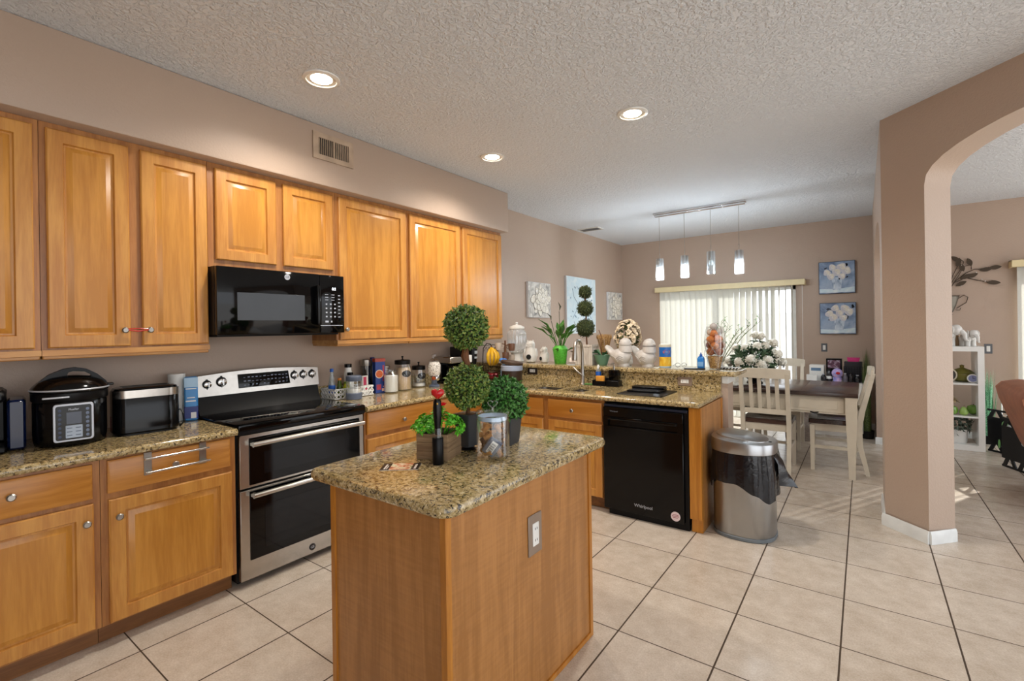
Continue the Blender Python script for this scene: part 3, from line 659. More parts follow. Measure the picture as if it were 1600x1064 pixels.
# ================================================================ LIGHT FITTINGS
M_lamp = emit('lamp_glow', '#fff1dc', 14.0)
M_can = plain('can_reflector', '#d9d5cc', .3, .2)
proto = None
for (x, y), lab in (((-1.563, -.553), 'recessed ceiling light nearest the camera, in front of the air grille'), ((-.297, 1.017), 'recessed ceiling light on the right, above the peninsula'), ((-1.582, 1.07), 'recessed ceiling light farthest left, beside the soffit end')):
    if proto is None:
        t = proto = thing('recessed_light', lab, 'ceiling light', (x, y, H), 0, 'recessed ceiling lights')
        part(t, 'trim_ring', B().lathe([(.083, -.001), (.105, -.001), (.103, -.008), (.085, -.012), (.083, -.006)], (0, 0, 0), 36, cap=False), M_wht)
        part(t, 'reflector', B().lathe([(.084, -.007), (.083, -.0045), (.06, -.0025)], (0, 0, 0), 36, cap=False), M_can)
        part(t, 'bulb', B().lathe([(.001, -.004), (.06, -.004), (.06, -.0025)], (.0, .0, 0), 28), M_lamp)
    else: dup(proto, (x, y, H), 0, lab)
    l = bpy.data.lights.new('can_lamp', 'SPOT'); l.energy = CAN_W; l.color = (1.0, .92, .82); l.spot_size = R(150); l.spot_blend = .7; l.shadow_soft_size = .07
    o = bpy.data.objects.new('can_lamp', l); COL.objects.link(o); o.location = (x, y, H - .03)
# four-lamp linear pendant
PY = 4.06
t = thing('pendant_light', 'linear chrome ceiling pendant with four glass cylinder lamps', 'pendant light', (-.67, PY, H))
part(t, 'ceiling_bar', B().bx(-1.24, -.13, PY - .045, PY + .045, H - .022, H - .001, .004).bx(-1.23, -.14, PY - .025, PY + .025, H - .045, H - .021, .004), M_chrome, world=True)
M_crys = glass('bubble_glass', '#f2f6f8', .16, .05, .05)
M_pglow = emit('pendant_glow', '#e9f2ff', 4.0)
for k, (x, zt) in enumerate(((-1.17, 2.335), (-.849, 2.345), (-.531, 2.365), (-.212, 2.345))):
    part(t, 'cable', B().cyl((x, PY, zt + .07), .0025, H - .045 - zt - .07, seg=6), M_nickel, world=True)
    c_ = part(t, 'lamp_holder', B().lathe([(.006, zt + .09), (.006, zt + .02), (.034, zt + .018), (.034, zt - .09), (.03, zt - .09), (.001, zt - .085)], (x, PY, 0), 20), M_chrome, world=True)
    part(t, 'glass_shade', B().lathe([(.050, zt + .02), (.052, zt - .26), (.048, zt - .26), (.046, zt + .015)], (x, PY, 0), 24, cap=False), M_crys, world=True)
    part(c_, 'bulb', B().lathe([(.001, zt - .09), (.024, zt - .10), (.027, zt - .125), (.016, zt - .15), (.001, zt - .155)], (x, PY, 0), 16), M_pglow if k != 2 else M_wht, world=True)
    bb = B()
    for j in range(14):
        a = j * 2.4; rr = .040; bb.sph((x + rr * math.cos(a), PY + rr * math.sin(a), zt - .11 - (j % 7) * .022), .009, u=8, v=6)
    part(t, 'glass_beads', bb, M_crys, world=True)
    if k != 2:
        l = bpy.data.lights.new('pendant_lamp', 'POINT'); l.energy = PEND_W; l.color = (.93, .96, 1); l.shadow_soft_size = .03
        o = bpy.data.objects.new('pendant_lamp', l); COL.objects.link(o); o.location = (x, PY, zt - .20)

# ================================================================ BLINDS
def vblind(name, label, x0, x1, zt, vz, n, ang, y=FY_ - .085, mv=None, wand=True):
    t = thing(name, label, 'blinds', ((x0 + x1) / 2, y, 0), 0)
    part(t, 'valance', B().bx(x0, x1, FY_ - .16, FY_ - .145, zt - .085, zt, .004).bx(x0, x0 + .014, FY_ - .146, FY_ - .001, zt - .085, zt).bx(x1 - .014, x1, FY_ - .146, FY_ - .001, zt - .085, zt).bx(x0, x1, FY_ - .146, FY_ - .001, zt - .008, zt), M_ivory, world=True)
    part(t, 'head_rail', B().bx(x0 + .02, x1 - .02, FY_ - .10, FY_ - .06, zt - .05, zt - .012), M_wht, world=True)
    w = .089
    for k in range(n):
        xx = vz[0] + (vz[1] - vz[0]) * k / (n - 1); a = R(ang(k)); c, s = math.cos(a), math.sin(a); rings = []
        for z in (.03, zt - .05):
            rings.append([(xx + u * c - q * s, y + u * s + q * c, z) for u, q in ((-w / 2, 0), (0, .007), (w / 2, 0), (w / 2, .0015), (0, .0085), (-w / 2, .0015))])
        part(t, 'vane', B().loft(rings), mv or M_vane, world=True)
    if wand: part(t, 'pull_cord', B().tube([(x1 - .04, FY_ - .10, zt - .08), (x1 - .04, FY_ - .10, .95)], .003, 6).lathe([(.008, .90), (.010, .93), (.004, .955)], (x1 - .04, FY_ - .10, 0), 10), M_wht, world=True)
    return t
vblind('vertical_blinds', 'white vertical blinds with cream valance over the dining room slider', -1.91, .30, 2.125, (-1.80, .13), 24, lambda k: (24 if k < 14 else 38 if k < 18 else 58 if k < 21 else 76) + (k * 37 % 5) * 3)
vblind('vertical_blinds', 'closed pale blinds with cream valance at the right edge of the living room', LX0 - .10, LX1 + .1, 2.19, (LX0 + .0, LX1 - .05), 22, lambda k: 66 if k in (5, 6, 11) else 8, wand=False)

# ================================================================ PICTURES
def canvas(name, label, cat, x0, x1, z0, z1, face, edge_m, art):
    """face 'L': hangs on the left wall (x0,x1 are then y); 'F': on the far wall"""
    w, h = x1 - x0, z1 - z0
    if face == 'F': t = thing(name, label, cat, ((x0 + x1) / 2, FY_, (z0 + z1) / 2), 0)
    else: t = thing(name, label, cat, (WX, (x0 + x1) / 2, (z0 + z1) / 2), PI / 2)
    part(t, 'canvas', B().bx(-w / 2, w / 2, -.036, -.001, -h / 2, h / 2, .003), edge_m)
    art(t, w, h); return t
def disc(b, x, z, r, y, sx=1, sz=1, a=0, n=14, th=.0012, wob=.12):
    pts = []
    for k in range(n):
        q = 2 * PI * k / n; rr = r * (1 + wob * math.sin(3 * q + x * 90)); u, v = rr * sx * math.cos(q), rr * sz * math.sin(q)
        pts.append((x + u * math.cos(a) - v * math.sin(a), y, z + u * math.sin(a) + v * math.cos(a)))
    return b.poly(pts, (0, -th, 0))
def gradmat(name, cols, sc=(3, 3, 3), det=5):
    m, nt, p = newmat(name); N = nt.nodes; L = nt.links; tc = N.new('ShaderNodeTexCoord'); mp = N.new('ShaderNodeMapping'); mp.inputs['Scale'].default_value = sc; L.new(tc.outputs['Object'], mp.inputs[0])
    n = N.new('ShaderNodeTexNoise'); n.inputs['Scale'].default_value = 1.5; n.inputs['Detail'].default_value = det; n.inputs['Distortion'].default_value = .8; L.new(mp.outputs[0], n.inputs['Vector'])
    r = N.new('ShaderNodeValToRGB'); e = r.color_ramp.elements
    while len(e) < len(cols): e.new(.5)
    for k, c in enumerate(cols): e[k].position = .3 + .4 * k / (len(cols) - 1); e[k].color = lin(c)
    L.new(n.outputs['Fac'], r.inputs['Fac']); L.new(r.outputs['Color'], p.inputs['Base Color']); p.inputs['Roughness'].default_value = .6; return m
M_pblue = gradmat('blue_grey_wash', ['#4d5f80', '#8ea3bf', '#c3cfdd'])
M_pblue2 = gradmat('pale_blue_wash', ['#dbe8ec', '#c9dde6', '#e9f1f2'])
M_pwht = gradmat('cream_white_wash', ['#f1efe8', '#ddd6c6', '#faf8f3'], (14, 14, 14))
M_pdark = plain('ink_dark', '#2b2f38', .6); M_pgrey = gradmat('grey_relief', ['#8b8a86', '#c5c2bb', '#e6e3dc'], (9, 9, 9))
M_pvase = gradmat('painted_vase_blue', ['#7189a8', '#c3d1df', '#e4ebf0'], (20, 20, 6)); M_canv = plain('canvas_edge_white', '#d5d6d8', .6); M_cdark = plain('canvas_edge_grey', '#4e5663', .6)
def bouquet(seed, vx):
    def art(t, w, h):
        rnd = random.Random(seed)
        part(t, 'painted_ground', B().bx(-w / 2 + .008, w / 2 - .008, -.0375, -.0358, -h / 2 + .008, h / 2 - .008), M_pblue)
        part(t, 'painted_table', B().poly([(-w / 2 + .01, -.0376, -h * .46), (w / 2 - .01, -.0376, -h * .46), (w / 2 - .01, -.0376, -h * .30), (0, -.0376, -h * .36), (-w / 2 + .01, -.0376, -h * .34)], (0, -.0006, 0)), M_pblue2)
        part(t, 'painted_vase', B().poly([(vx - .05, -.038, -h * .38), (vx + .05, -.038, -h * .38), (vx + .06, -.038, -.02), (vx + .045, -.038, .0), (vx - .045, -.038, .0), (vx - .06, -.038, -.02)], (0, -.001, 0)), M_pvase)
        b, b2, b3 = B(), B(), B()
        for k in range(20): disc(b2, vx + rnd.uniform(-.16, .16), rnd.uniform(-.02, h * .38), rnd.uniform(.014, .028), -.039, 1, .5, rnd.uniform(0, 3))
        for k in range(7):
            a = k * 2 * PI / 6 + rnd.uniform(-.2, .2); q = 0 if k == 6 else 1; x, z = vx + q * .115 * math.cos(a), h * .17 + q * .075 * math.sin(a); r = rnd.uniform(.040, .052); y = -.0402 - k * .0001
            disc(b3, x, z, r * 1.08, y + .0004)
            for j in range(6): disc(b if j % 2 else b3, x + r * .5 * math.cos(j * 2.4), z + r * .5 * math.sin(j * 2.4), r * .52, y - .0002 * j, 1, .75, j * 2.4 + 1.57)
            disc(b, x, z, r * .36, y - .0016); disc(b3, x, z, r * .15, y - .0022)
        part(t, 'painted_leaves', b2, M_pdark); part(t, 'painted_blooms', b, M_pwht); part(t, 'bloom_shading', b3, plain('petal_grey', '#cfcdd2', .6))
    return art
canvas('painting', 'upper blue painting of white roses in a vase on the far wall', 'painting', .462, .893, 1.893, 2.352, 'F', M_cdark, bouquet(3, -.0))
canvas('painting', 'lower blue painting of white flowers in a jar, above the switch', 'painting', .468, .896, 1.318, 1.765, 'F', M_cdark, bouquet(11, .02))
def relief(seed):
    def art(t, w, h):
        rnd = random.Random(seed)
        part(t, 'printed_ground', B().bx(-w / 2 + .006, w / 2 - .006, -.0375, -.0358, -h / 2 + .006, h / 2 - .006), M_pgrey)
        b, b2 = B(), B()
        for k in range(22):
            a = k * 2.4; r = .03 + .006 * k * min(w, h) / .5; x, z = r * math.cos(a) * w / h * 1.1 + .02, r * math.sin(a) * 1.2; s = rnd.uniform(.05, .085) * min(1, w / .5)
            disc(b2, x, z, s * 1.06, -.038 - .0006 * (22 - k), 1, .7, a); disc(b, x, z, s, -.0383 - .0006 * (22 - k), 1, .66, a)
        part(t, 'petal_shading', b2, plain('petal_outline', '#8d8576', .6)); part(t, 'printed_petals', b, M_pwht)
    return art
canvas('canvas_print', 'white flower canvas on the left wall nearest the cabinets', 'painting', 2.985, 3.54, 1.607, 2.078, 'L', M_canv, relief(1))
canvas('canvas_print', 'white flower canvas on the left wall nearest the far corner', 'painting', 5.41, 6.0, 1.59, 2.068, 'L', M_canv, relief(2))
def branch_art(t, w, h):
    part(t, 'printed_ground', B().bx(-w / 2 + .006, w / 2 - .006, -.0375, -.0358, -h / 2 + .006, h / 2 - .006), M_pblue2)
    rnd = random.Random(5); b, b2 = B(), B()
    for p in ([(-.3, -.2), (-.1, .0), (.1, .1), (.35, .3)], [(-.1, 0), (-.25, .12), (-.3, .25)], [(.1, .1), (.2, -.1), (.3, -.2)]):
        b.tube([(x, -.038, z) for x, z in p], .004, 6)
    for k in range(26): disc(b2, rnd.uniform(-.36, .36), rnd.uniform(-.3, .3), rnd.uniform(.012, .03), -.0385, 1, .45, rnd.uniform(0, 3))
    part(t, 'printed_branch', b, plain('branch_slate', '#6f8594', .6)); part(t, 'printed_leaves', b2, plain('leaf_slate', '#7f9bab', .6))
canvas('canvas_print', 'large pale blue canvas behind the three-ball topiary', 'painting', 3.985, 4.93, 1.373, 2.235, 'L', M_canv, branch_art)

# ================================================================ THINGS ON THE LEFT WORKTOP
Z1 = .9305
t = thing('coffee_maker', 'dark coffee maker with navy tank at the left edge of the picture', 'coffee maker', (-2.36, -1.850, Z1), R(-8))
part(t, 'body', B().bx(-.13, .12, -.10, .10, 0, .03, .008).bx(-.13, -.03, -.10, .10, .03, .27, .012).bx(-.13, .12, -.10, .10, .235, .29, .014), M_bplas)
part(t, 'carafe', B().lathe([(.055, .032), (.068, .06), (.066, .13), (.045, .18), (.048, .20)], (.05, -.01, 0), 20), M_bglass)
part(t, 'water_tank', B().bx(-.11, .09, .102, .165, .005, .24, .010), plain('navy_plastic', '#0e1a3c', .18))
part(t, 'handle', B().tube([(.11, .03, .18), (.15, .06, .17), (.15, .06, .08), (.11, .03, .06)], .008, 8), M_nickel)
# pressure cooker
t = thing('pressure_cooker', 'black electric pressure cooker with silver keypad on the left worktop', 'pressure cooker', (-2.27, -1.535, Z1), R(-7)); t.scale = (.88, .88, 1.03)
part(t, 'base_body', B().lathe([(.135, 0), (.152, .006), (.158, .03), (.160, .06), (.160, .205), (.155, .215)], (0, 0, 0), 40).bx(.10, .168, -.085, .085, .02, .20, .010, 2), M_black)
part(t, 'rim_band', B().lathe([(.162, .214), (.166, .220), (.166, .252), (.160, .258)], (0, 0, 0), 40), M_bplas)
part(t, 'pour_lip', B().bx(.150, .170, -.125, -.015, .232, .240, .003), M_silver)
lid = part(t, 'lid', B().lathe([(.168, .256), (.172, .266), (.164, .280), (.14, .302), (.09, .322), (.04, .330), (.001, .331)], (0, 0, 0), 40).bx(-.02, .03, .16, .192, .268, .282, .005), M_black)
hb = B().poly([(-.03, -.165, .268), (-.03, -.14, .298), (-.03, -.09, .338), (-.03, -.03, .362), (-.03, .02, .368), (-.03, .07, .358), (-.03, .115, .332), (-.03, .155, .295), (-.03, .168, .268), (-.03, .10, .285), (-.03, .088, .328), (-.03, .06, .345), (-.03, .01, .350), (-.03, -.01, .345), (-.03, -.02, .318), (-.03, -.06, .30)], (.06, 0, 0))
part(lid, 'lid_handle', hb, M_bplas)
part(lid, 'lid_trim', B().lathe([(.170, .262), (.174, .266), (.168, .272)], (0, 0, 0), 40, cap=False), M_silver)
cp = part(t, 'control_panel', B().loft([[(.168, y, z) for _, y, z in [(0, q[0], q[1]) for q in rrect(-.084, .084, .028, .205, .014, 0)]], [(.173, q[0], q[1]) for q in rrect(-.082, .082, .03, .203, .014, 0)]]), M_silver)
part(cp, 'panel_face', B().loft([[(.1732, q[0], q[1]) for q in rrect(-.074, .074, .037, .196, .010, 0)], [(.1745, q[0], q[1]) for q in rrect(-.074, .074, .037, .196, .010, 0)]]), M_bglass)
part(cp, 'screen', B().bx(.1742, .1752, -.030, .032, .110, .165), M_lcd)
part(cp, 'keypad', B().bx(.1742, .1756, -.034, .036, .045, .104, .002), plain('keypad_grey', '#a9b6c6', .4))
bb = B()
for k in range(3):
    for j in (-1, 1): bb.bx(.1756, .1762, j * .018 - .011, j * .018 + .011, .055 + k * .017, .059 + k * .017)
part(cp, 'keypad_print', bb, plain('keypad_ink', '#5d6a7c', .5))
part(cp, 'lettering', B().text('Mueller', .014, TR(.1748, 0, .178) @ FX, .0004), M_silver)
for s in (-1, 1):
    for k in range(7): part(cp, 'button', B().lathe([(.0075, .1742), (.0075, .1756), (.005, .1760)], (0, s * .057, .052 + k * .0205), 14, 'x'), plain('button_grey', '#5c6678', .3, .3) if s > 0 else plain('button_dim', '#2b3346', .3, .3))
# toaster
t = thing('toaster', 'glossy black rounded toaster with steel band beside the pressure cooker', 'toaster', (-2.27, -1.222, Z1), R(-6)); t.scale = (.95, .87, 1.02)
def tring(z, i): return rrect(-.105 + i, .105 - i, -.172 + i, .172 - i, .075 - i * .8, z, 7)
part(t, 'housing', B().loft([tring(.008, .01), tring(.016, 0), tring(.225, 0), tring(.245, .012), tring(.25, .03)]), M_black)
part(t, 'foot_base', B().loft([tring(0, .012), tring(.009, .012)]), M_bplas)
sb = B(); a = [(x, y) for x, y, z in rrect(-.1065, .1065, -.1735, .1735, .0755, 0, 7) if x > -.02 and y < .2]
a.sort(key=lambda p: math.atan2(p[1], p[0])); sb.loft([[(x, y, z) for x, y in a] for z in (.196, .236)], closed=False)
part(t, 'steel_band', sb, M_steel)
part(t, 'slots', B().bx(-.05, -.02, -.12, .12, .246, .2512).bx(.02, .05, -.12, .12, .246, .2512), M_dark)
part(t, 'power_cord', B().tube([(-.02, .172, .09), (.0, .190, .10), (.02, .20, .075), (.02, .205, .03), (.0, .19, .006), (-.06, .20, .005)], .004, 8), M_bplas)
solo('bag_clip', B().bx(-.012, .012, -.006, .006, 0, .09, .003), plain('small_red', '#8e1420', .4), 'small dark red item in the gap between cooker and toaster', 'clip', (-2.40, -1.372, Z1))
t = thing('canister', 'plain white tapered canister behind the toaster cord', 'canister', (-2.475, -1.000, Z1))
part(t, 'canister_body', B().lathe([(.034, 0), (.036, .004), (.046, .285), (.047, .292), (.040, .29)], (0, 0, 0), 28), M_wht)
t = thing('wipes_pack', 'blue and white wipes pack standing against the stove', 'wipes pack', (-2.41, -.945, Z1), R(-20))
part(t, 'pack_body', B().bx(-.022, .022, -.036, .036, 0, .272, .008), plain('pack_blue', '#3f8ed0', .35))
part(t, 'pack_top_band', B().bx(-.0225, .0228, -.0365, .0365, .205, .268, .003), plain('pack_pale', '#a8cbe6', .35))
part(t, 'pack_bottom_band', B().bx(-.0225, .0228, -.0365, .0365, .012, .09, .003), M_dblue)
part(t, 'label_print', B().bx(.0228, .0234, -.002, .026, .016, .052).bx(.0228, .0234, -.028, .028, .195, .202).bx(.0228, .0234, -.028, .024, .118, .126).bx(.0228, .0234, -.02, .02, .14, .146), M_wht)

# ================================================================ THINGS ON THE RIGHT WORKTOP
t = thing('basket', 'white woven plastic basket holding bottles beside the stove', 'basket', (-2.445, .205, Z1))
bb = B(); x0, x1, y0, y1, hb = -.095, .095, -.185, .185, .082
bb.bx(x0, x1, y0, y1, 0, .004)
for z in (.0, .036, .076):
    for a in ((x0, x1, y0, y0 + .006), (x0, x1, y1 - .006, y1), (x0, x0 + .006, y0, y1), (x1 - .006, x1, y0, y1)): bb.bx(*a, z, z + .009)
def lattice(p, q, n):
    for k in range(n):
        a = Vector(p).lerp(Vector(q), k / n); c = Vector(p).lerp(Vector(q), (k + 1) / n)
        for z0, z1 in ((.004, .04), (.04, .08)):
            bb.tube([(a.x, a.y, z0), (c.x, c.y, z1)], .0042, 5); bb.tube([(c.x, c.y, z0), (a.x, a.y, z1)], .0042, 5)
lattice((x1 - .003, y0, 0), (x1 - .003, y1, 0), 10); lattice((x0 + .003, y0, 0), (x0 + .003, y1, 0), 10); lattice((x0, y0 + .003, 0), (x1, y0 + .003, 0), 5); lattice((x0, y1 - .003, 0), (x1, y1 - .003, 0), 5)
part(t, 'lattice', bb, M_wht)
ZB = Z1 + .0045
def bottle(name, label, x, y, z, r, h, body, cap, neck=.35, capr=None, lab=None, grp=None, band=(.2, .5)):
    t = thing(name, label, 'bottle', (x, y, z), 0, grp); hn = h * (1 - neck); cr = capr or r * .5
    part(t, 'bottle_body', B().lathe([(r * .92, 0), (r, .004), (r, hn * .85), (r * .8, hn), (cr * .85, h * .86), (cr * .85, h * .9)], (0, 0, 0), 22), body)
    part(t, 'cap', B().lathe([(cr, h * .89), (cr, h - .003), (cr * .85, h)], (0, 0, 0), 18), cap)
    if lab: part(t, 'label_wrap', B().lathe([(r * 1.012, hn * band[0]), (r * 1.012, hn * band[1])], (0, 0, 0), 22, cap=False), lab)
    return t
bottle('water_bottle', 'clear bottle with blue cap and blue label in the white basket', -2.470, .075, ZB, .027, .235, glass('clear_plastic', '#e8f2f6', .08, .03, .15), M_blue, .42, .014, M_blue, band=(.15, .75))
bottle('sauce_bottle', 'dark green oil bottle with orange top in the white basket', -2.455, .135, ZB, .024, .155, plain('green_glass', '#4a5a17', .15), plain('orange_cap', '#d8832a', .4), .4, .015)
bottle('juice_bottle', 'yellow-green lemon juice bottle in the white basket', -2.410, .165, ZB, .030, .125, plain('lime_yellow', '#b9b92c', .3), plain('lime_cap', '#6f8a1e', .4), .3, .018, plain('lemon_label', '#e6e3c8', .5), band=(.3, .6))
bottle('shaker', 'white shaker with black cap, front one of two in the basket', -2.44, .225, ZB, .028, .195, M_wht, M_black, .2, .024)
bottle('shaker', 'taller white shaker with black cap, behind the front one', -2.495, .245, ZB, .034, .262, M_wht, M_black, .2, .03)
t = thing('lidded_tub', 'short clear tub with slate blue lid and base in front of the white basket', 'tub', (-2.285, .150, Z1))
part(t, 'tub_base', B().lathe([(.056, 0), (.060, .004), (.061, .048), (.057, .052)], (0, 0, 0), 28), M_grey)
part(t, 'tub_wall', B().lathe([(.058, .050), (.058, .148), (.055, .148), (.055, .052)], (0, 0, 0), 28, cap=False), M_glass)
part(t, 'contents', B().lathe([(.053, .053), (.053, .085), (.001, .088)], (0, 0, 0), 24), M_wht)
part(t, 'lid', B().lathe([(.058, .145), (.061, .149), (.061, .180), (.056, .186), (.001, .187)], (0, 0, 0), 28), M_grey)
t = thing('spice_packet', 'pink and red printed packet standing in the white basket', 'packet', (-2.40, .335, ZB), R(8))
part(t, 'packet_body', B().bx(-.012, .012, -.032, .032, 0, .16, .004), M_wht)
part(t, 'packet_print', B().bx(.0121, .0128, -.024, .010, .08, .15).bx(.0121, .0128, -.020, .020, .04, .06), plain('pink_print', '#c23a5e', .5))
t = thing('glass_bottle', 'tall clear glass bottle with steel rim behind the basket', 'bottle', (-2.500, .425, Z1))
part(t, 'bottle_glass', B().lathe([(.040, 0), (.042, .02), (.042, .24), (.038, .245), (.038, .02)], (0, 0, 0), 22, cap=False), glass('smoky_glass', '#b9b0a6', .08))
part(t, 'steel_rim', B().lathe([(.044, .238), (.046, .25), (.046, .288), (.042, .292)], (0, 0, 0), 22), M_nickel)
part(t, 'contents', B().lathe([(.035, .004), (.036, .10), (.001, .105)], (0, 0, 0), 18), plain('pepper', '#3b3029', .8, 0, .5, 120))
bottle('bottle', 'dark bottle with navy cap squeezed beside the pizza-printed box', -2.515, .505, Z1, .028, .305, plain('dark_bottle', '#2c2622', .2), M_dblue, .2, .02)
t = thing('food_box', 'tall navy food box with round orange slice picture', 'box', (-2.42, .50, Z1), R(-14))
part(t, 'carton', B().bx(-.030, .030, -.046, .046, 0, .298, .003), plain('navy_box', '#1f3d8c', .4))
part(t, 'carton_top', B().bx(-.0303, .0303, -.0463, .0463, .27, .2985), plain('orange_red_box', '#a8402a', .4))
bb = B(); bb.lathe([(.037, 0), (.037, .0012)], (.0302, -.010, .165), 28, 'x'); pr = part(t, 'slice_rim', bb, plain('slice_cream', '#ecd9c4', .5))
bb = B(); bb.lathe([(.031, .0012), (.031, .0022)], (.0302, -.010, .165), 28, 'x'); part(pr, 'slice_flesh', bb, plain('slice_orange', '#d9662c', .5, 0, .25, 90))
part(t, 'carton_print', B().bx(.0302, .0312, .02, .035, .10, .24).bx(.0302, .0312, -.035, .005, .03, .075), plain('box_print', '#b33a4a', .5))
part(t, 'carton_print', B().bx(.0302, .0312, .012, .04, .015, .04).bx(.0302, .0312, .022, .03, .05, .06), plain('box_print_pale', '#e8b9a0', .5))
def glassjar(name, label, x, y, r, h, fill_m, fill_h, lid_m=None, lid_h=.04, knob_=True, neck=.85, chalk=False, cat='canister'):
    t = thing(name, label, cat, (x, y, Z1))
    part(t, 'glass', B().lathe([(r * .94, 0), (r, .008), (r, h * .78), (r * neck, h * .92), (r * neck, h), (r * neck - .004, h), (r * neck - .004, h * .92), (r - .004, h * .77), (r - .004, .01), (.001, .008)], (0, 0, 0), 30, cap=False), M_glass)
    part(t, 'contents', B().lathe([(r - .007, .011), (r - .0065, min(fill_h, h * .76)), (r * neck - .008, fill_h + .0005), (.001, fill_h + .002)], (0, 0, 0), 26), fill_m)
    if lid_m:
        part(t, 'lid', B().lathe([(r * neck + .003, h - .012), (r * neck + .004, h - .008), (r * neck + .004, h + lid_h - .014), (r * neck - .004, h + lid_h - .008), (.012, h + lid_h - .006)] + ([(.006, h + lid_h), (.006, h + lid_h + .012), (.011, h + lid_h + .018), (.009, h + lid_h + .026), (.001, h + lid_h + .028)] if knob_ else [(.001, h + lid_h - .005)]), (0, 0, 0), 28), lid_m)
    if chalk:
        bb = B(); a0 = R(-12); n = 20; f = []
        ringo = []
        for k in range(n):
            q = 2 * PI * k / n; u = .046 * math.cos(q); v = .030 * math.sin(q); a = a0 + u / r; ringo.append(((r + .0015) * math.cos(a), (r + .0015) * math.sin(a), h * .62 + v))
        bb.face(ringo); part(t, 'chalk_label', bb, plain('chalkboard', '#16171a', .6))
    return t
M_sugar = plain('sugar', '#ece9e2', .8, 0, .03); M_grain = plain('rice_tan', '#c8ab85', .8, 0, .12, 90)
glassjar('glass_jar', 'short glass jar full of white sugar in front of the navy box', -2.34, .565, .064, .195, M_sugar, .150, M_glass, .012, False, .62, cat='jar')
glassjar('canister', 'large glass canister of tan grain with black label and lid', -2.385, .735, .078, .245, M_grain, .205, M_bplas, .035, True, .85, True)
glassjar('canister', 'shorter glass canister with black lid, nearly empty', -2.435, .975, .066, .175, M_sugar, .035, M_bplas, .035, True, .9, True)
glassjar('canister', 'grey topped glass canister half hidden behind the white jar', -2.490, .615, .053, .215, plain('flour_grey', '#a9a59c', .8), .12, M_nickel, .02, False, .9)
t = thing('candy_dispenser', 'chrome candy dispenser filled with speckled sweets beside the canisters', 'dispenser', (-2.31, 1.055, Z1))
part(t, 'base_stand', B().lathe([(.050, 0), (.052, .012), (.026, .03), (.024, .09), (.05, .11)], (0, 0, 0), 26), M_grey)
part(t, 'globe', B().lathe([(.050, .105), (.060, .13), (.062, .205), (.05, .228), (.045, .235)], (0, 0, 0), 26), leafmat('speckled_sweets', ['#6d6660', '#cfc7bc', '#f3eee6', '#948a80'], .4))
part(t, 'lid', B().lathe([(.05, .232), (.046, .252), (.03, .262), (.018, .268), (.02, .285), (.026, .29), (.024, .308), (.001, .312)], (0, 0, 0), 24), M_glass)
part(t, 'turn_knob', B().lathe([(.026, 0), (.024, .016), (.01, .022)], (.045, -.012, .085), 20, 'x'), M_chrome)
part(t, 'chute', B().lathe([(.018, 0), (.014, .016)], (.042, -.055, .085), 16, 'x'), plain('copper', '#b4562f', .35, .4))
t = thing('coffee_machine', 'black and steel coffee machine behind the topiary', 'coffee maker', (-2.40, 1.395, Z1), R(-8))
part(t, 'body', B().bx(-.13, .13, -.12, .15, 0, .025, .006).bx(-.13, -.02, -.12, .15, .025, .24, .006).bx(-.10, .10, .05, .15, .025, .36, .008), M_black)
part(t, 'steel_head', B().bx(-.13, .14, -.13, .05, .205, .265, .006), M_steel)
part(t, 'white_hopper', B().bx(-.12, .12, .055, .17, .20, .275, .006), M_wht)
part(t, 'carafe', B().lathe([(.05, .026), (.06, .06), (.055, .13), (.04, .16), (.044, .175)], (.06, -.05, 0), 20), M_bglass)
t = thing('blender', 'tall black hand blender standing upright behind the topiary trunk', 'blender', (-2.30, 1.60, Z1))
part(t, 'motor_body', B().lathe([(.055, 0), (.06, .01), (.055, .06), (.03, .12), (.028, .16), (.042, .20), (.050, .33), (.046, .345), (.001, .35)], (0, 0, 0), 22), M_bplas)
part(t, 'label_print', B().bx(.044, .0505, -.02, .02, .285, .315).bx(.040, .0485, -.018, .018, .235, .255), plain('pale_print', '#a9b0b6', .5))
t = thing('banana_stand', 'black wire fruit stand with a hook beside the blender', 'fruit stand', (-2.22, 1.80, Z1))
bb = B()
for rr, z in ((.05, .004), (.085, .05), (.105, .09)): bb.tube([(rr * math.cos(a), rr * math.sin(a), z) for a in [2 * PI * k / 20 for k in range(21)]], .003, 6)
for k in range(10):
    a = 2 * PI * k / 10; bb.tube([(.05 * math.cos(a), .05 * math.sin(a), .004), (.085 * math.cos(a), .085 * math.sin(a), .05), (.105 * math.cos(a), .105 * math.sin(a), .09)], .0025, 5)
part(t, 'wire_basket', bb, M_bplas)
part(t, 'hook_post', B().tube([(-.10, 0, .05), (-.11, 0, .2), (-.10, 0, .33), (-.05, 0, .385), (.0, 0, .375), (.01, 0, .345)], .0045, 8), M_bplas)
bb = B()
for k in range(6): a = PI * k / 5; bb.tube([(.09 * math.cos(a), .09 * math.sin(a), .30), (.06 * math.cos(a), .06 * math.sin(a), .345), (.02 * math.cos(a), .02 * math.sin(a), .275)], .0025, 5)
bb.tube([(-.13, -.13, .362), (.02, .0, .368), (.07, .07, .366)], .0035, 6)
part(t, 'wire_crown', bb, M_bplas)
t = thing('bananas', 'yellow banana bunch hanging from the black wire stand', 'banana', (-2.21, 1.80, Z1 + .345))
for k, a in enumerate((-1.9, -1.3, -.7, -.1)):
    c, s = math.cos(a + .5), math.sin(a + .5)
    part(t, 'banana', B().tube([(.0, 0, -.004), (.034 * c, .034 * s, -.03), (.068 * c, .068 * s, -.07), (.078 * c, .078 * s, -.115), (.062 * c, .062 * s, -.160), (.034 * c, .034 * s, -.19)], [.007, .015, .018, .018, .015, .006], 9), plain('banana_skin', '#e0ad1c', .45, 0, .12, 25))
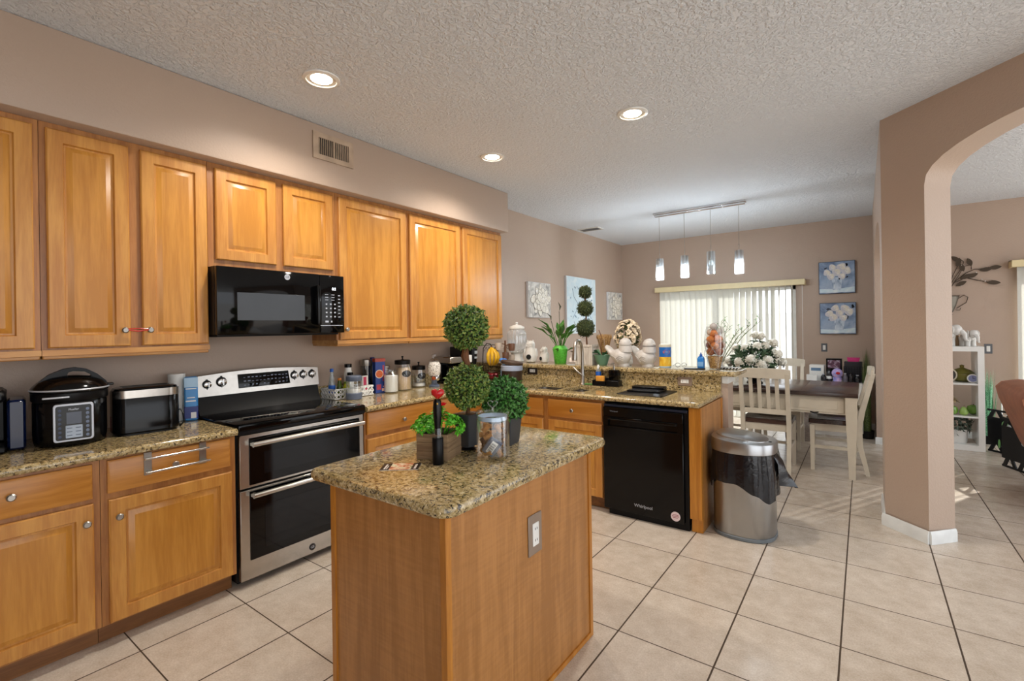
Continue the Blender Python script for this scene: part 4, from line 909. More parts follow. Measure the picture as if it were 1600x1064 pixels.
part(t, 'bunch_stem', B().tube([(0, 0, .018), (0, 0, -.006)], [.007, .01], 8), M_stem)
M_rfruit = plain('apple_red', '#7e1420', .3, 0, .2, 20)
for x, y in ((.04, -.03), (.03, .045), (-.045, .02)):
    solo('apple', B().sph((0, 0, 0), .036, (1, 1, .92), 16, 10).tube([(0, 0, .026), (.004, 0, .045)], .002, 5), M_rfruit, 'dark red apple in the wire basket under the bananas', 'apple', (-2.22 + x, 1.80 + y, Z1 + .042), 0, 'apples under the bananas')
t = thing('mug_tree', 'brown mug rack hung with cups beside the glass dispenser', 'mug rack', (-2.10, 1.90, Z1))
part(t, 'post', B().cyl((0, 0, 0), .05, .012).cyl((0, 0, .012), .009, .40), M_stem)
for k, (a, z, m) in enumerate(((.2, .36, 0), (2.0, .33, 1), (4.0, .37, 1), (5.4, .27, 0), (1.2, .24, 1))):
    d_ = Vector((math.cos(a), math.sin(a), 0)); p0 = Vector((0, 0, z)); p1 = p0 + d_ * .055 + Vector((0, 0, .012)); part(t, 'peg', B().tube([p0, p1], .005, 6), M_stem)
    mm = (plain('mug_brown', '#6b4a38', .3), plain('mug_cream', '#c4b4a4', .3))[m]
    q = p0 + d_ * .075 + Vector((0, 0, -.02)); mg = thing('mug', ('brown', 'cream')[m] + ' mug hanging on the ' + ('front', 'back', 'left', 'lower right', 'lower left')[k] + ' peg of the mug rack', 'mug', Vector((-2.10, 1.90, Z1)) + q, a, 'mugs on the rack')
    part(mg, 'cup', B().lathe([(.001, -.036), (.030, -.035), (.036, .0), (.036, .040), (.032, .040), (.031, -.028), (.001, -.030)], (0, 0, 0), 20, cap=False), mm)
    part(mg, 'handle', B().tube([(-.034, 0, .024), (-.055, 0, .018), (-.057, 0, -.008), (-.034, 0, -.018)], .004, 6), mm)
t = thing('soap_flower_bottle', 'light blue bottle with blue bow behind the fruit stand', 'bottle', (-2.05, 1.80, Z1))
part(t, 'bottle_body', B().lathe([(.028, 0), (.032, .01), (.032, .12), (.02, .15), (.014, .17), (.014, .185)], (0, 0, 0), 18), plain('powder_blue', '#7fa3c2', .3))
part(t, 'bow', B().sph((.0, -.03, .215), .026, (1, 1.2, .8), 10, 8).sph((0, .03, .215), .026, (1, 1.2, .8), 10, 8).cyl((0, 0, .18), .012, .04), plain('bow_blue', '#4b86d4', .5))
t = thing('storage_tub', 'dark brown round tub with pale bag rim and brown lid near the sink', 'tub', (-1.885, 1.72, Z1))
part(t, 'tub_body', B().lathe([(.098, 0), (.102, .006), (.104, .125), (.098, .128)], (0, 0, 0), 32), M_brown)
part(t, 'bag_rim', B().lathe([(.106, .118), (.112, .13), (.108, .15), (.112, .165), (.104, .172)], (0, 0, 0), 32), plain('pale_blue_film', '#a9b6cf', .35))
lb = B().lathe([(.108, 0), (.112, .006), (.112, .028), (.106, .034), (.001, .036)], (0, 0, 0), 32)
bmesh.ops.transform(lb.bm, matrix=TR(0, 0, .178) @ Matrix.Rotation(R(7), 4, 'Y') @ Matrix.Rotation(R(-4), 4, 'X'), verts=lb.bm.verts[:])
part(t, 'lid', lb, plain('lid_brown', '#4c3a2f', .45))

# ================================================================ SINK THINGS
t = thing('faucet', 'brushed nickel pull-down kitchen faucet behind the sink', 'faucet', (-1.175, 1.885, Z1))
part(t, 'base_stem', B().lathe([(.028, 0), (.026, .01), (.018, .02), (.017, .16)], (0, 0, 0), 20), M_nickel)
part(t, 'gooseneck', B().tube([(0, 0, .15), (0, 0, .30), (0, -.012, .37), (0, -.05, .415), (0, -.095, .42), (0, -.13, .395), (0, -.145, .355)], .014, 12), M_nickel)
part(t, 'spray_head', B().tube([(0, -.145, .36), (0, -.150, .32), (0, -.155, .25), (0, -.157, .235)], [.016, .018, .024, .021], 14), M_nickel)
part(t, 'lever', B().tube([(.015, 0, .08), (-.03, -.02, .11), (-.075, -.03, .155), (-.085, -.03, .165)], [.012, .010, .009, .006], 10), M_nickel)
t = thing('sponge_caddy', 'black caddy with orange sponge to the right of the faucet', 'sponge holder', (-.99, 1.90, Z1))
part(t, 'tray', B().bx(-.07, .07, -.045, .04, 0, .012, .004).bx(-.07, .07, .03, .04, .01, .07, .003).bx(-.07, -.062, -.045, .04, .01, .05).bx(.062, .07, -.045, .04, .01, .05).bx(-.07, .07, -.045, -.038, .01, .045), M_bplas)
solo('sponge', B().bx(-.042, .042, -.016, .016, 0, .062, .008, 2), plain('sponge_orange', '#d49236', .9, 0, .15, 120, bump=.3), 'orange sponge standing in the black caddy', 'sponge', (-.985, 1.872, Z1 + .030))
t = thing('soap_bottle', 'clear dish soap bottle with blue label behind the sponge', 'bottle', (-1.03, 1.925, Z1))
part(t, 'bottle_body', B().lathe([(.022, 0), (.026, .008), (.025, .13), (.012, .155)], (0, 0, 0), 18), glass('soap_glass', '#d5e4f0', .1, .03, .2))
part(t, 'label_wrap', B().lathe([(.0262, .09), (.0262, .125)], (0, 0, 0), 18, cap=False), M_blue); part(t, 'cap', B().lathe([(.013, .153), (.013, .175), (.006, .19)], (0, 0, 0), 14), M_wht)
t = thing('soap_dispenser', 'square black soap dispenser with pump near the dish mat', 'soap dispenser', (-.86, 1.895, Z1))
part(t, 'tray', B().bx(-.06, .06, -.045, .045, 0, .055, .006), M_bplas); part(t, 'bottle_body', B().bx(-.042, .048, -.03, .04, .056, .150, .008, 2), M_bglass)
part(t, 'pump', B().cyl((.0, .0, .15), .010, .03).cyl((0, 0, .18), .004, .025).bx(-.008, .008, -.045, .01, .202, .212, .003), M_nickel)
solo('scrub_pad', B().bx(-.05, .05, -.025, .025, 0, .012, .005), plain('scrub_green', '#5f8f4a', .9, 0, .2, 90), 'green scrub pad lying behind the sink bowls', 'scrub pad', (-1.10, 1.89, Z1))
t = thing('dish_mat', 'black drying mat on the counter above the dishwasher', 'mat', (-.45, 1.63, Z1))
part(t, 'mat_sheet', B().loft([rrect(-.185, .185, -.20, .20, .02, z, 4, i) for z, i in ((0, .002), (.004, 0), (.006, .002))]), M_bplas)
t = thing('food_scale', 'flat black device resting on the black drying mat', 'scale', (-.48, 1.70, Z1 + .0065), R(4))
part(t, 'case', B().bx(-.135, .135, -.11, .11, 0, .014, .004).bx(-.13, .135, .0, .11, .014, .034, .006), M_bplas); part(t, 'glass_plate', B().bx(-.12, .11, -.10, -.012, .0142, .0165, .001), plain('dark_slate_glass', '#33363c', .15))

# ================================================================ ON THE RAISED BAR
Z2 = BZ + .0005
def ballleaves(b, c, r, n, l, w, jit=.04, squash=1.0, rnd=random):
    c = Vector(c)
    for k in range(n):
        z = 1 - 2 * (k + .5) / n; a = k * 2.39996; q = math.sqrt(max(0, 1 - z * z)); d = Vector((q * math.cos(a), q * math.sin(a), z))
        rr = r * (1 - rnd.random() * .16 + rnd.uniform(0, jit)); tn = Vector((rnd.uniform(-1, 1), rnd.uniform(-1, 1), rnd.uniform(-1, 1)))
        dd = (d * .75 + tn * .75).normalized(); p = c + Vector((d.x, d.y, d.z * squash)) * (rr - l * .5)
        b.leaf(p, dd, d + tn * .4, l * rnd.uniform(.7, 1.25), w * rnd.uniform(.8, 1.2), .35)
    return b
t = thing('drink_dispenser', 'ribbed glass drink dispenser with lid at the left end of the bar', 'drink dispenser', (-2.118, 2.14, Z2))
part(t, 'glass_stand', B().lathe([(.070, 0), (.074, .01), (.060, .05), (.066, .095), (.078, .105)], (0, 0, 0), 28), M_wmat)
pr = [(.078, .105), (.092, .13), (.104, .20), (.106, .29), (.096, .33), (.078, .352), (.078, .365)]
rings = []
for r_, z in pr: rings.append([((r_ + .0025 * math.cos(18 * 2 * PI * k / 108)) * math.cos(2 * PI * k / 108), (r_ + .0025 * math.cos(18 * 2 * PI * k / 108)) * math.sin(2 * PI * k / 108), z) for k in range(108)])
part(t, 'glass_vessel', B().loft(rings, cap=False), glass('ribbed_glass', '#eef2f4', .15, .04, .22))
part(t, 'lid', B().lathe([(.082, .362), (.086, .368), (.084, .384), (.05, .402), (.014, .410), (.010, .418), (.016, .428), (.012, .438), (.001, .44)], (0, 0, 0), 28), M_wht)
part(t, 'spigot', B().tube([(.095, -.04, .135), (.125, -.055, .135), (.128, -.056, .115)], .008, 8), M_chrome)
def owl(label, x, y, s, rz, ears=True):
    t = thing('owl_figurine', label, 'figurine', (x, y, Z2), rz, 'white owl figurines'); b = B()
    b.lathe([(.042 * s, 0), (.058 * s, .012 * s), (.068 * s, .05 * s), (.064 * s, .10 * s), (.050 * s, .145 * s), (.047 * s, .165 * s), (.050 * s, .19 * s), (.044 * s, .215 * s), (.028 * s, .230 * s), (.001, .235 * s)], (0, 0, 0), 26)
    for q in (-1, 1): b.lathe([(.014 * s, 0), (.001, .034 * s)], (0, q * .030 * s, .212 * s), 10)
    part(t, 'body', b, M_ceram)
    for q in (-1, 1):
        part(t, 'eye_ring', B().lathe([(.018 * s, 0), (.018 * s, .006 * s), (.011 * s, .007 * s), (.010 * s, .003 * s)], (.041 * s, q * .021 * s, .188 * s), 16, 'x'), M_ceram)
        part(t, 'wing', B().sph((-.005, q * .060 * s, .095 * s), .05 * s, (.8, .3, 1.2), 14, 8), M_ceram)
    part(t, 'front_opening', B().lathe([(.027 * s, 0), (.027 * s, .006)], (.062 * s, 0, .062 * s), 20, 'x'), M_dark)
    part(t, 'beak', B().lathe([(.007 * s, 0), (.001, .016 * s)], (.046 * s, 0, .170 * s), 8, 'x'), M_ceram)
owl('taller white ceramic owl on the bar, next to the glass dispenser', -1.925, 2.12, 1.0, R(-75))
owl('smaller white ceramic owl on the bar, beside the green lily pot', -1.770, 2.15, .72, R(-110))
M_lpot = plain('lime_wrap', '#57b83a', .5, 0, .25, 60, bump=.5, bs=90); M_lily = leafmat('lily_leaf', ['#285a1c', '#437a2c', '#6a9c48'])
t = thing('potted_lily', 'peace lily in a bright green wrapped pot on the bar', 'potted plant', (-1.56, 2.13, Z2))
part(t, 'pot', B().lathe([(.055, 0), (.060, .005), (.074, .12), (.080, .15), (.055, .185), (.05, .175)], (0, 0, 0), 24), M_lpot)
b = B(); rnd = random.Random(4)
for k in range(22):
    a = rnd.uniform(0, 2 * PI); l = rnd.uniform(.16, .30); lean = rnd.uniform(.25, .75); d = Vector((math.cos(a) * lean, math.sin(a) * lean, 1)).normalized()
    p0 = Vector((.03 * math.cos(a), .03 * math.sin(a), .16)); p1 = p0 + d * l * .55; b.tube([p0, p1], .003, 5); b.leaf(p1, (d + Vector((math.cos(a), math.sin(a), -.1)) * .45), (-math.cos(a), -math.sin(a), .7), l * .8, .052, .3)
for a in (.6, 2.6, 4.9): b.leaf((.06 * math.cos(a), .06 * math.sin(a), .12), (math.cos(a), math.sin(a), .5), (0, 0, 1), .13, .05, .4)
part(t, 'foliage', b, M_lily)
b = B()
for (x, y, z) in ((-.085, -.03, .44), (-.005, .0, .54)):
    b.tube([(x * .2, y * .2, .17), (x * .7, y * .7, z * .75), (x, y, z)], .003, 5).leaf((x, y, z), (-.35 if x < -.02 else .05, 0, .9), (1, 0, 0), .10, .026, .5)
part(t, 'flower_spathes', b, plain('dark_spathe', '#3a3d22', .5))
# three-ball topiary in a whitewashed planter
t = thing('topiary', 'dark three-ball topiary in a whitewashed wooden planter on the bar', 'topiary', (-1.27, 2.17, Z2))
b = B()
for k in range(5): b.bx(-.088 + k * .036, -.054 + k * .036, -.075, -.067, 0, .19).bx(-.088 + k * .036, -.054 + k * .036, .067, .075, 0, .19)
for k in range(4): b.bx(-.088, -.081, -.067 + k * .034, -.035 + k * .034, 0, .19).bx(.083, .090, -.067 + k * .034, -.035 + k * .034, 0, .19)
b.bx(-.084, .086, -.07, .07, 0, .006)
pl = part(t, 'planter_box', b, wood('whitewashed_board', '#d8d3ca', '#b3aaa0', (24, 24, 2), .7, 0, .4, 0))
part(pl, 'planter_frame', B().bx(-.092, .094, -.081, -.074, .178, .198).bx(.076, .094, -.081, -.074, 0, .18).bx(-.092, -.074, -.081, -.074, 0, .18).bx(.089, .096, -.08, .08, .178, .198), MATS['whitewashed_board'])
part(t, 'soil', B().bx(-.08, .082, -.066, .066, .14, .165), M_soil)
part(t, 'trunk', B().tube([(0, 0, .16), (-.01, 0, .35), (-.005, 0, .55), (-.02, 0, .70)], .008, 8), M_stem)
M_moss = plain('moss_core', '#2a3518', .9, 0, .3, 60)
for z, r_ in ((.362, .100), (.560, .084), (.725, .068)):
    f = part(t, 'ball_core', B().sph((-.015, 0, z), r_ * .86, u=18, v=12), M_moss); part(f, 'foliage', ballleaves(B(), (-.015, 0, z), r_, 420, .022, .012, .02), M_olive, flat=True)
t = thing('dark_plant', 'small purple-leaved plant in a grey pot behind the faucet', 'potted plant', (-1.40, 2.26, Z2))
part(t, 'pot', B().lathe([(.045, 0), (.06, .09), (.062, .10), (.05, .095)], (0, 0, 0), 20), plain('stone_pot', '#8f8788', .6))
b = B()
for k in range(16): a = k * 2.4; b.leaf((.02 * math.cos(a), .02 * math.sin(a), .09), (math.cos(a), math.sin(a), .5 + (k % 4) * .4), (0, 0, 1), .06 + (k % 5) * .012, .03, .4)
part(t, 'foliage', b, leafmat('purple_leaf', ['#2d1f26', '#4a3440', '#5f5a3a']))
t = thing('potted_orchid', 'bare orchid in a low sage green pot on the bar', 'potted plant', (-1.088, 2.13, Z2))
part(t, 'pot', B().lathe([(.045, 0), (.050, .006), (.076, .085), (.082, .10), (.076, .10), (.068, .085)], (0, 0, 0), 26), plain('sage_ceramic', '#66927a', .35)); part(t, 'soil', B().lathe([(.001, .082), (.07, .084)], (0, 0, 0), 20), M_soil)
b = B().tube([(0, 0, .08), (-.01, 0, .18), (-.005, 0, .28), (-.03, 0, .34)], .0035, 6); part(t, 'stem', b, M_stem)
b = B()
for a, l in ((2.8, .16), (.4, .13), (3.6, .12), (5.6, .10)): b.leaf((0, 0, .085), (math.cos(a), math.sin(a) * .6, .55), (0, 0, 1), l, .045, .6)
part(t, 'leaves', b, leafmat('orchid_leaf', ['#1c3a1e', '#2f5a33', '#4d7a4d']))
t = thing('dried_grass', 'bundle of tan dried grass on the bar behind the orchid', 'dried flowers', (-1.13, 2.27, Z2))
b = B(); rnd = random.Random(9)
for k in range(120):
    a = rnd.uniform(0, 2 * PI); q = rnd.random() ** .5; d = Vector((math.cos(a) * q * .28, math.sin(a) * q * .28, 1)); b.tube([(.02 * q * math.cos(a), .02 * q * math.sin(a), 0), d * .15, d * .24], .0018, 4).leaf(d * .23, d, (math.cos(a), math.sin(a), 0), .07, .012, .2)
part(t, 'stalks', b, leafmat('straw', ['#9a7142', '#c29a63', '#d9b883'])); part(t, 'tie', B().cyl((0, 0, .10), .036, .02), M_stem)
t = thing('flower_bouquet', 'domed bouquet of cream flowers behind the white ceramic birds', 'bouquet', (-.885, 2.285, Z2))
part(t, 'vase', B().lathe([(.035, 0), (.045, .02), (.04, .08), (.03, .10), (.036, .11)], (0, 0, 0), 20), M_wht)
b, b2 = B(), B(); ballleaves(b2, (0, 0, .27), .112, 160, .05, .022, .06, 1.35)
rnd = random.Random(6)
for k in range(58):
    z = 1 - 1.75 * (k + .5) / 58; a = k * 2.39996 + rnd.uniform(-.2, .2); q = math.sqrt(max(0, 1 - z * z)); rr = rnd.uniform(.94, 1.08); c = Vector((q * math.cos(a) * .118 * rr, q * math.sin(a) * .098 * rr, .27 + z * .15 * rr)); d = (Vector((q * math.cos(a), q * math.sin(a), z)) + Vector((rnd.uniform(-.4, .4), rnd.uniform(-.4, .4), rnd.uniform(-.4, .4)))).normalized()
    for j in range(9):
        s = d.orthogonal().normalized(); s = Matrix.Rotation(j * 2.4 + k, 3, d) @ s; b.leaf(c, s + d * (.25 + .09 * j), d, .040 - .0018 * j, .032, .45)
part(t, 'leaves', b2, M_olive, flat=True); part(t, 'blooms', b, leafmat('cream_petals', ['#cdb48c', '#e6d3b4', '#f6ecdc']), flat=True)
# ceramic birds: a round body with a long raised tail, a domed head
M_bird = plain('grey_white_ceramic', '#c9c5c0', .35, 0, .07, 40, .1, bump=.3, bs=60)
def bird(label, x, y, s, rz, lidline):
    t = thing('bird_canister', label, 'canister', (x, y, Z2), rz, 'white ceramic birds'); b = B()
    rings = []
    for k in range(15):
        u = k / 14; px = -.150 + .245 * u                                    # along the body, tail at -x
        hh = [.024, .032, .036, .038, .044, .054, .064, .072, .077, .079, .078, .073, .062, .042, .008][k]
        zc = [.164, .150, .134, .116, .102, .094, .088, .085, .083, .082, .082, .083, .086, .090, .094][k]
        ww = [.036, .042, .044, .044, .048, .056, .066, .074, .079, .081, .079, .073, .060, .038, .006][k]
        rings.append([(px * s, ww * s * math.cos(2 * PI * j / 22), (zc + hh * math.sin(2 * PI * j / 22)) * s) for j in range(22)])
    b.loft(rings).lathe([(.05 * s, 0), (.052 * s, .012 * s), (.045 * s, .03 * s)], (.02 * s, 0, 0), 24)
    part(t, 'body', b, M_bird)
    h = B().lathe([(.060 * s, .130 * s), (.058 * s, .165 * s), (.054 * s, .185 * s)], (.040 * s, 0, 0), 24)
    part(t, 'neck', h, M_bird)
    part(t, 'head', B().lathe([(.054 * s, .188 * s), (.056 * s, .192 * s), (.053 * s, .215 * s), (.040 * s, .240 * s), (.018 * s, .252 * s), (.001, .254 * s)], (.040 * s, 0, 0), 24).lathe([(.012 * s, 0), (.001, .03 * s)], (.088 * s, 0, .205 * s), 10, 'x'), M_bird)
    b = B()
    for q in (-1, 1):
        for r_ in range(3): b.tube([((-.06 + .02 * r_) * s, q * .072 * s, (.10 - .012 * r_) * s), ((-.01 + .01 * r_) * s, q * (.0835) * s, (.075 - .014 * r_) * s), (.03 * s, q * .0835 * s, (.10 - .016 * r_) * s), (.06 * s, q * .074 * s, (.085 - .016 * r_) * s)], .0028 * s, 5)
    part(t, 'wing_relief', b, M_bird)
    if lidline: part(t, 'lid_seam', B().lathe([(.0575 * s, .184 * s), (.0575 * s, .190 * s)], (.040 * s, 0, 0), 24, cap=False), plain('seam_grey', '#75706c', .6))
bird('left white ceramic bird on the bar, its tail toward the sink', -.865, 2.08, 1.05, R(-8), False)
bird('right white ceramic bird on the bar, beside the wipes canister', -.640, 2.11, 1.02, R(-22), True)
t = thing('wipes_canister', 'blue and yellow cleaning wipes canister on the bar', 'wipes canister', (-.468, 2.13, Z2))
part(t, 'tub', B().lathe([(.050, 0), (.052, .004), (.052, .185)], (0, 0, 0), 28), plain('wipes_tub_pale', '#bcd7ea', .35))
part(t, 'yellow_wrap', B().lathe([(.0523, .012), (.0523, .095)], (0, 0, 0), 28, cap=False), gradmat('lemon_wrap', ['#c98a18', '#e5b62c', '#f1d968'], (10, 10, 10)))
part(t, 'blue_wrap', B().lathe([(.0524, .095), (.0524, .182)], (0, 0, 0), 28, cap=False), plain('wipes_blue', '#1766b8', .35))
part(t, 'lid', B().lathe([(.0535, .183), (.054, .195), (.05, .207), (.001, .209)], (0, 0, 0), 28), plain('wipes_lid', '#cfc9b4', .4))
def wrapped(b, pts, r, a0):
    b.face([(r * math.cos(a0 + u / r), r * math.sin(a0 + u / r), z) for u, z in pts]); return b
af = R(-58)
part(t, 'badge', wrapped(B(), [(.034 * math.cos(2 * PI * k / 24), .140 + .020 * math.sin(2 * PI * k / 24)) for k in range(24)], .0530, af), plain('badge_red', '#b8384c', .4))
b = B().text('CLOROX', .0155, TR(0, 0, 0), .0002)
for v in b.bm.verts: u, z = v.co.x, v.co.y + .140; v.co = Vector((.0534 * math.cos(af + u / .0534), .0534 * math.sin(af + u / .0534), z))
part(t, 'lettering', b, M_wht, flat=True)
t = thing('spray_bottle', 'small clear blue bottle standing near the end of the bar', 'bottle', (-.158, 2.13, Z2))
part(t, 'bottle_body', B().loft([rrect(-.030, .030, -.018, .018, .012, z, 4, i) for z, i in ((.004, .004), (.010, 0), (.085, 0), (.100, .008), (.108, .014))]), plain('clear_blue_gel', '#2a7fd0', .12, 0, .1, 12, .3))
part(t, 'cap', B().lathe([(.012, .106), (.012, .122), (.005, .126), (.005, .138)], (0, 0, 0), 14), M_blue)
part(t, 'label_wrap', B().bx(-.022, .022, -.0188, -.0178, .02, .06), M_sky)
solo('phone', B().loft([rrect(-.085, .085, -.036, .036, .01, z, 4, i) for z, i in ((0, .002), (.004, 0), (.008, .002))]), M_bplas, 'dark phone lying flat beside the blue bottle on the bar', 'phone', (-.19, 2.05, Z2), R(12))
solo('eyeglasses', B().tube([(.0 + .022 * math.cos(a), 0, .022 + .018 * math.sin(a)) for a in [2 * PI * k / 16 for k in range(17)]], .0018, 5).tube([(.055 + .022 * math.cos(a), 0, .022 + .018 * math.sin(a)) for a in [2 * PI * k / 16 for k in range(17)]], .0018, 5).tube([(-.022, 0, .026), (-.02, .12, .006)], .0018, 5).tube([(.077, 0, .026), (.075, .12, .006)], .0018, 5), M_bplas, 'pair of thin eyeglasses lying on the bar near the wipes', 'eyeglasses', (-.36, 2.14, Z2 + .0018), R(30))
t = thing('glass_vase', 'tall clear hurricane vase filled with orange dried pods on the bar', 'vase', (-.040, 2.12, Z2))
VP = [(.045, .004), (.052, .03), (.070, .10), (.083, .20), (.085, .27), (.076, .33), (.066, .362)]
part(t, 'glass', B().lathe([(.048, 0), (.050, .003)] + VP + [(VP[-1][0] - .004, VP[-1][1])] + [(r_ - .004, z) for r_, z in reversed(VP)], (0, 0, 0), 30, cap=False), M_glass)
rb = B()
for s in (1, -1):
    rb.tube([(.0875 * (1 if True else 0) * math.cos(a) * (.9 + .1 * math.sin(a * 2)), .0875 * math.sin(a) * (.9 + .1 * math.sin(a * 2)), .18 + s * .07 * math.sin(2 * a)) for a in [2 * PI * k / 40 for k in range(41)]], .003, 5)
part(t, 'etched_band', rb, M_crys)
solo('dried_filler', ballleaves(B().lathe([(.040, .008), (.046, .03), (.060, .10), (.058, .112), (.001, .116)], (0, 0, 0), 20), (0, 0, .066), .048, 150, .026, .006, .02, 1.0), leafmat('shredded_bark', ['#6e4a22', '#a4793f', '#cda668']), 'loose brown shredded filler at the bottom of the tall glass vase', 'dried filler', (-.040, 2.12, Z2), 0, None, 'stuff')
M_pod = [plain('pod_orange', '#c9773a', .7, 0, .25, 50, bump=.4, bs=70), plain('pod_rust', '#8c4420', .7, 0, .25, 50, bump=.4, bs=70), plain('pod_pale', '#b9b2ae', .7, 0, .15, 50, bump=.4, bs=70)]
for k, (x, y, z, m) in enumerate(((-.03, -.02, .150, 1), (.035, -.015, .152, 1), (.0, .035, .155, 1), (.004, -.028, .200, 0), (-.042, .015, .205, 1), (.043, .018, .207, 1), (-.028, -.030, .250, 0), (.034, -.022, .255, 0), (.0, .036, .258, 0), (-.004, -.004, .302, 0), (-.036, .004, .312, 2), (.030, .010, .318, 2), (-.008, -.010, .362, 2))):
    rr = .034 if m != 2 else .030; b = B()
    bmesh.ops.create_icosphere(b.bm, subdivisions=3, radius=rr)
    for v in b.bm.verts: v.co *= 1 + .07 * math.sin(v.co.x * 260 + k) * math.sin(v.co.y * 240) * math.cos(v.co.z * 250)
    solo('dried_pod', b, M_pod[m], ('orange dried pod in the upper half of the tall glass vase', 'rust brown dried pod in the middle of the tall glass vase', 'pale grey dried pod at the mouth of the tall glass vase')[m], 'dried pod', (-.040 + x, 2.12 + y, Z2 + z), 0, ('orange pods in the vase', 'rust pods in the vase', 'grey pods in the vase')[m])
t = thing('striped_tray', 'black and white striped dish at the right end of the bar', 'tray', (.045, 2.22, Z2))
part(t, 'tray_base', B().bx(-.09, .09, -.06, .06, 0, .012, .004), M_wht)
for k in range(7): part(t, 'black_stripe', B().poly([(-.085 + k * .025, -.0605, .001), (-.073 + k * .025, -.0605, .001), (-.073 + k * .025 + .01, -.0605, .0118), (-.085 + k * .025 + .01, -.0605, .0118)], (0, -.0008, 0)).bx(-.083 + k * .025, -.072 + k * .025, -.058, .058, .0118, .0126), M_bplas)

# ================================================================ ON THE ISLAND
Z3 = .9305
t = thing('wooden_planter', 'weathered wooden cube planter of bright green foliage on the island', 'planter', (-.505, -.690, Z3), R(20))
b = B(); s = .072
for k in range(3):
    z0, z1 = k * .036, k * .036 + .0352
    b.bx(-s, s, -s, -s + .008, z0, z1, .001).bx(-s, s, s - .008, s, z0, z1, .001).bx(-s, -s + .008, -s + .008, s - .008, z0, z1).bx(s - .008, s, -s + .008, s - .008, z0, z1)
b.bx(-s + .008, s - .008, -s + .008, s - .008, 0, .006)
part(t, 'crate', b, M_barn); part(t, 'soil', B().bx(-s + .009, s - .009, -s + .009, s - .009, .07, .098), M_soil)
b = B(); rnd = random.Random(2)
for k in range(46):
    a = rnd.uniform(0, 2 * PI); q = rnd.random() ** .6; e = Vector((math.cos(a) * q * .115, math.sin(a) * q * .115, .125 + .085 * (1 - q) * rnd.uniform(.6, 1.25) + rnd.uniform(-.01, .02)))
    p0 = Vector((e.x * .4, e.y * .4, .095)); b.tube([p0, (p0 + e) / 2 + Vector((0, 0, .012)), e], .0015, 4); d = (e - p0).normalized()
    for j in range(11):
        an = j * 2.4; s_ = Matrix.Rotation(an, 3, d) @ d.orthogonal().normalized(); b.leaf(e - d * .004 * (j % 5), s_ + d * (.3 + .08 * (j % 3)), d, rnd.uniform(.020, .030), .017, .5)
part(t, 'foliage', b, M_lime, flat=True)
t = thing('wine_opener', 'tall black electric wine opener standing in front of the wooden planter', 'wine opener', (-.418, -.785, Z3))
part(t, 'base_cup', B().lathe([(.021, 0), (.0225, 0.0026), (.0225, 0.1043), (.020, 0.1077)], (0, 0, 0), 26), M_bplas)
part(t, 'clear_collar', B().lathe([(.0185, 0.1077), (.017, 0.1283), (.013, 0.1454)], (0, 0, 0), 20), M_glass)
part(t, 'motor_handle', B().lathe([(.011, 0.1197), (.0125, 0.1496), (.0165, 0.1881), (.0175, 0.2223), (.0155, 0.2522), (.011, 0.2633), (.001, 0.2651)], (0, 0, 0), 24), M_black)
part(t, 'button', B().lathe([(.004, 0), (.0035, 0.0021)], (.012, -.0125, .246), 12, 'x'), plain('brass', '#b98f3d', .3, .8))
# heart-shaped stopper standing behind the opener
def heart(n=36):
    o = []
    for k in range(n):
        q = 2 * PI * k / n; o.append((16 * math.sin(q) ** 3 / 17, (13 * math.cos(q) - 5 * math.cos(2 * q) - 2 * math.cos(3 * q) - math.cos(4 * q)) / 17))
    return o
HT = heart()
t = thing('heart_pick', 'glossy red heart on a stick rising from the green foliage', 'ornament', (-.478, -.722, Z3 + .085), R(36))
b = B(); rings = []
for y, q in ((-.014, .25), (-.011, .66), (-.005, .94), (0, 1), (.005, .94), (.011, .66), (.014, .25)): rings.append([(.030 * q * x, y, .187 + .030 * q * z) for x, z in HT])
part(t, 'heart', b.loft(rings), M_red); part(t, 'stick', B().cyl((0, 0, .0), .0028, .166, seg=8), M_stem)
part(t, 'ribbon', B().poly([(.004, -.002, .145), (.022, -.003, .152), (.038, -.002, .148), (.030, -.002, .138), (.014, -.003, .136)], (0, .002, 0)), M_red)
t = thing('topiary', 'two-ball boxwood topiary in a black footed pot on the island', 'topiary', (-.478, -.535, Z3))
part(t, 'pot', B().bx(-.036, .036, -.036, .036, .018, .022).loft([rrect(-.034, .034, -.034, .034, .006, .018), rrect(-.046, .046, -.046, .046, .008, .15), rrect(-.048, .048, -.048, .048, .008, .162)]).tube([(.0, 0, .02), (0, 0, .012)], .03, 10), plain('charcoal_pot', '#33363a', .5))
part(t, 'pot_stand', B().lathe([(.036, 0), (.040, .005), (.014, .012), (.012, .02)], (0, 0, 0), 22), M_bplas)
part(t, 'soil', B().bx(-.042, .042, -.042, .042, .150, .158), M_soil)
part(t, 'trunk', B().tube([(0, 0, .15), (.004, .004, .22), (-.004, 0, .30), (.004, .004, .37), (-.010, -.003, .42), (-.004, 0, .47), (0, 0, .53)], [.009, .010, .014, .016, .017, .012, .010], 9).tube([(.012, 0, .34), (-.004, .012, .40), (.008, -.008, .47)], .007, 7), M_stem)
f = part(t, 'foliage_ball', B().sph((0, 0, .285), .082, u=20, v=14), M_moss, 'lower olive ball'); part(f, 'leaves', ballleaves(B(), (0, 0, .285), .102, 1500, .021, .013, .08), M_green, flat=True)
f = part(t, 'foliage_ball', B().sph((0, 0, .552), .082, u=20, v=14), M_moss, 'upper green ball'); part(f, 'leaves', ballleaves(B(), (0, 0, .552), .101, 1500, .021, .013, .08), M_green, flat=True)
t = thing('boxwood_ball', 'single dark green boxwood ball in a dark box pot behind the glass jar', 'potted plant', (-.405, -.350, Z3), R(10))
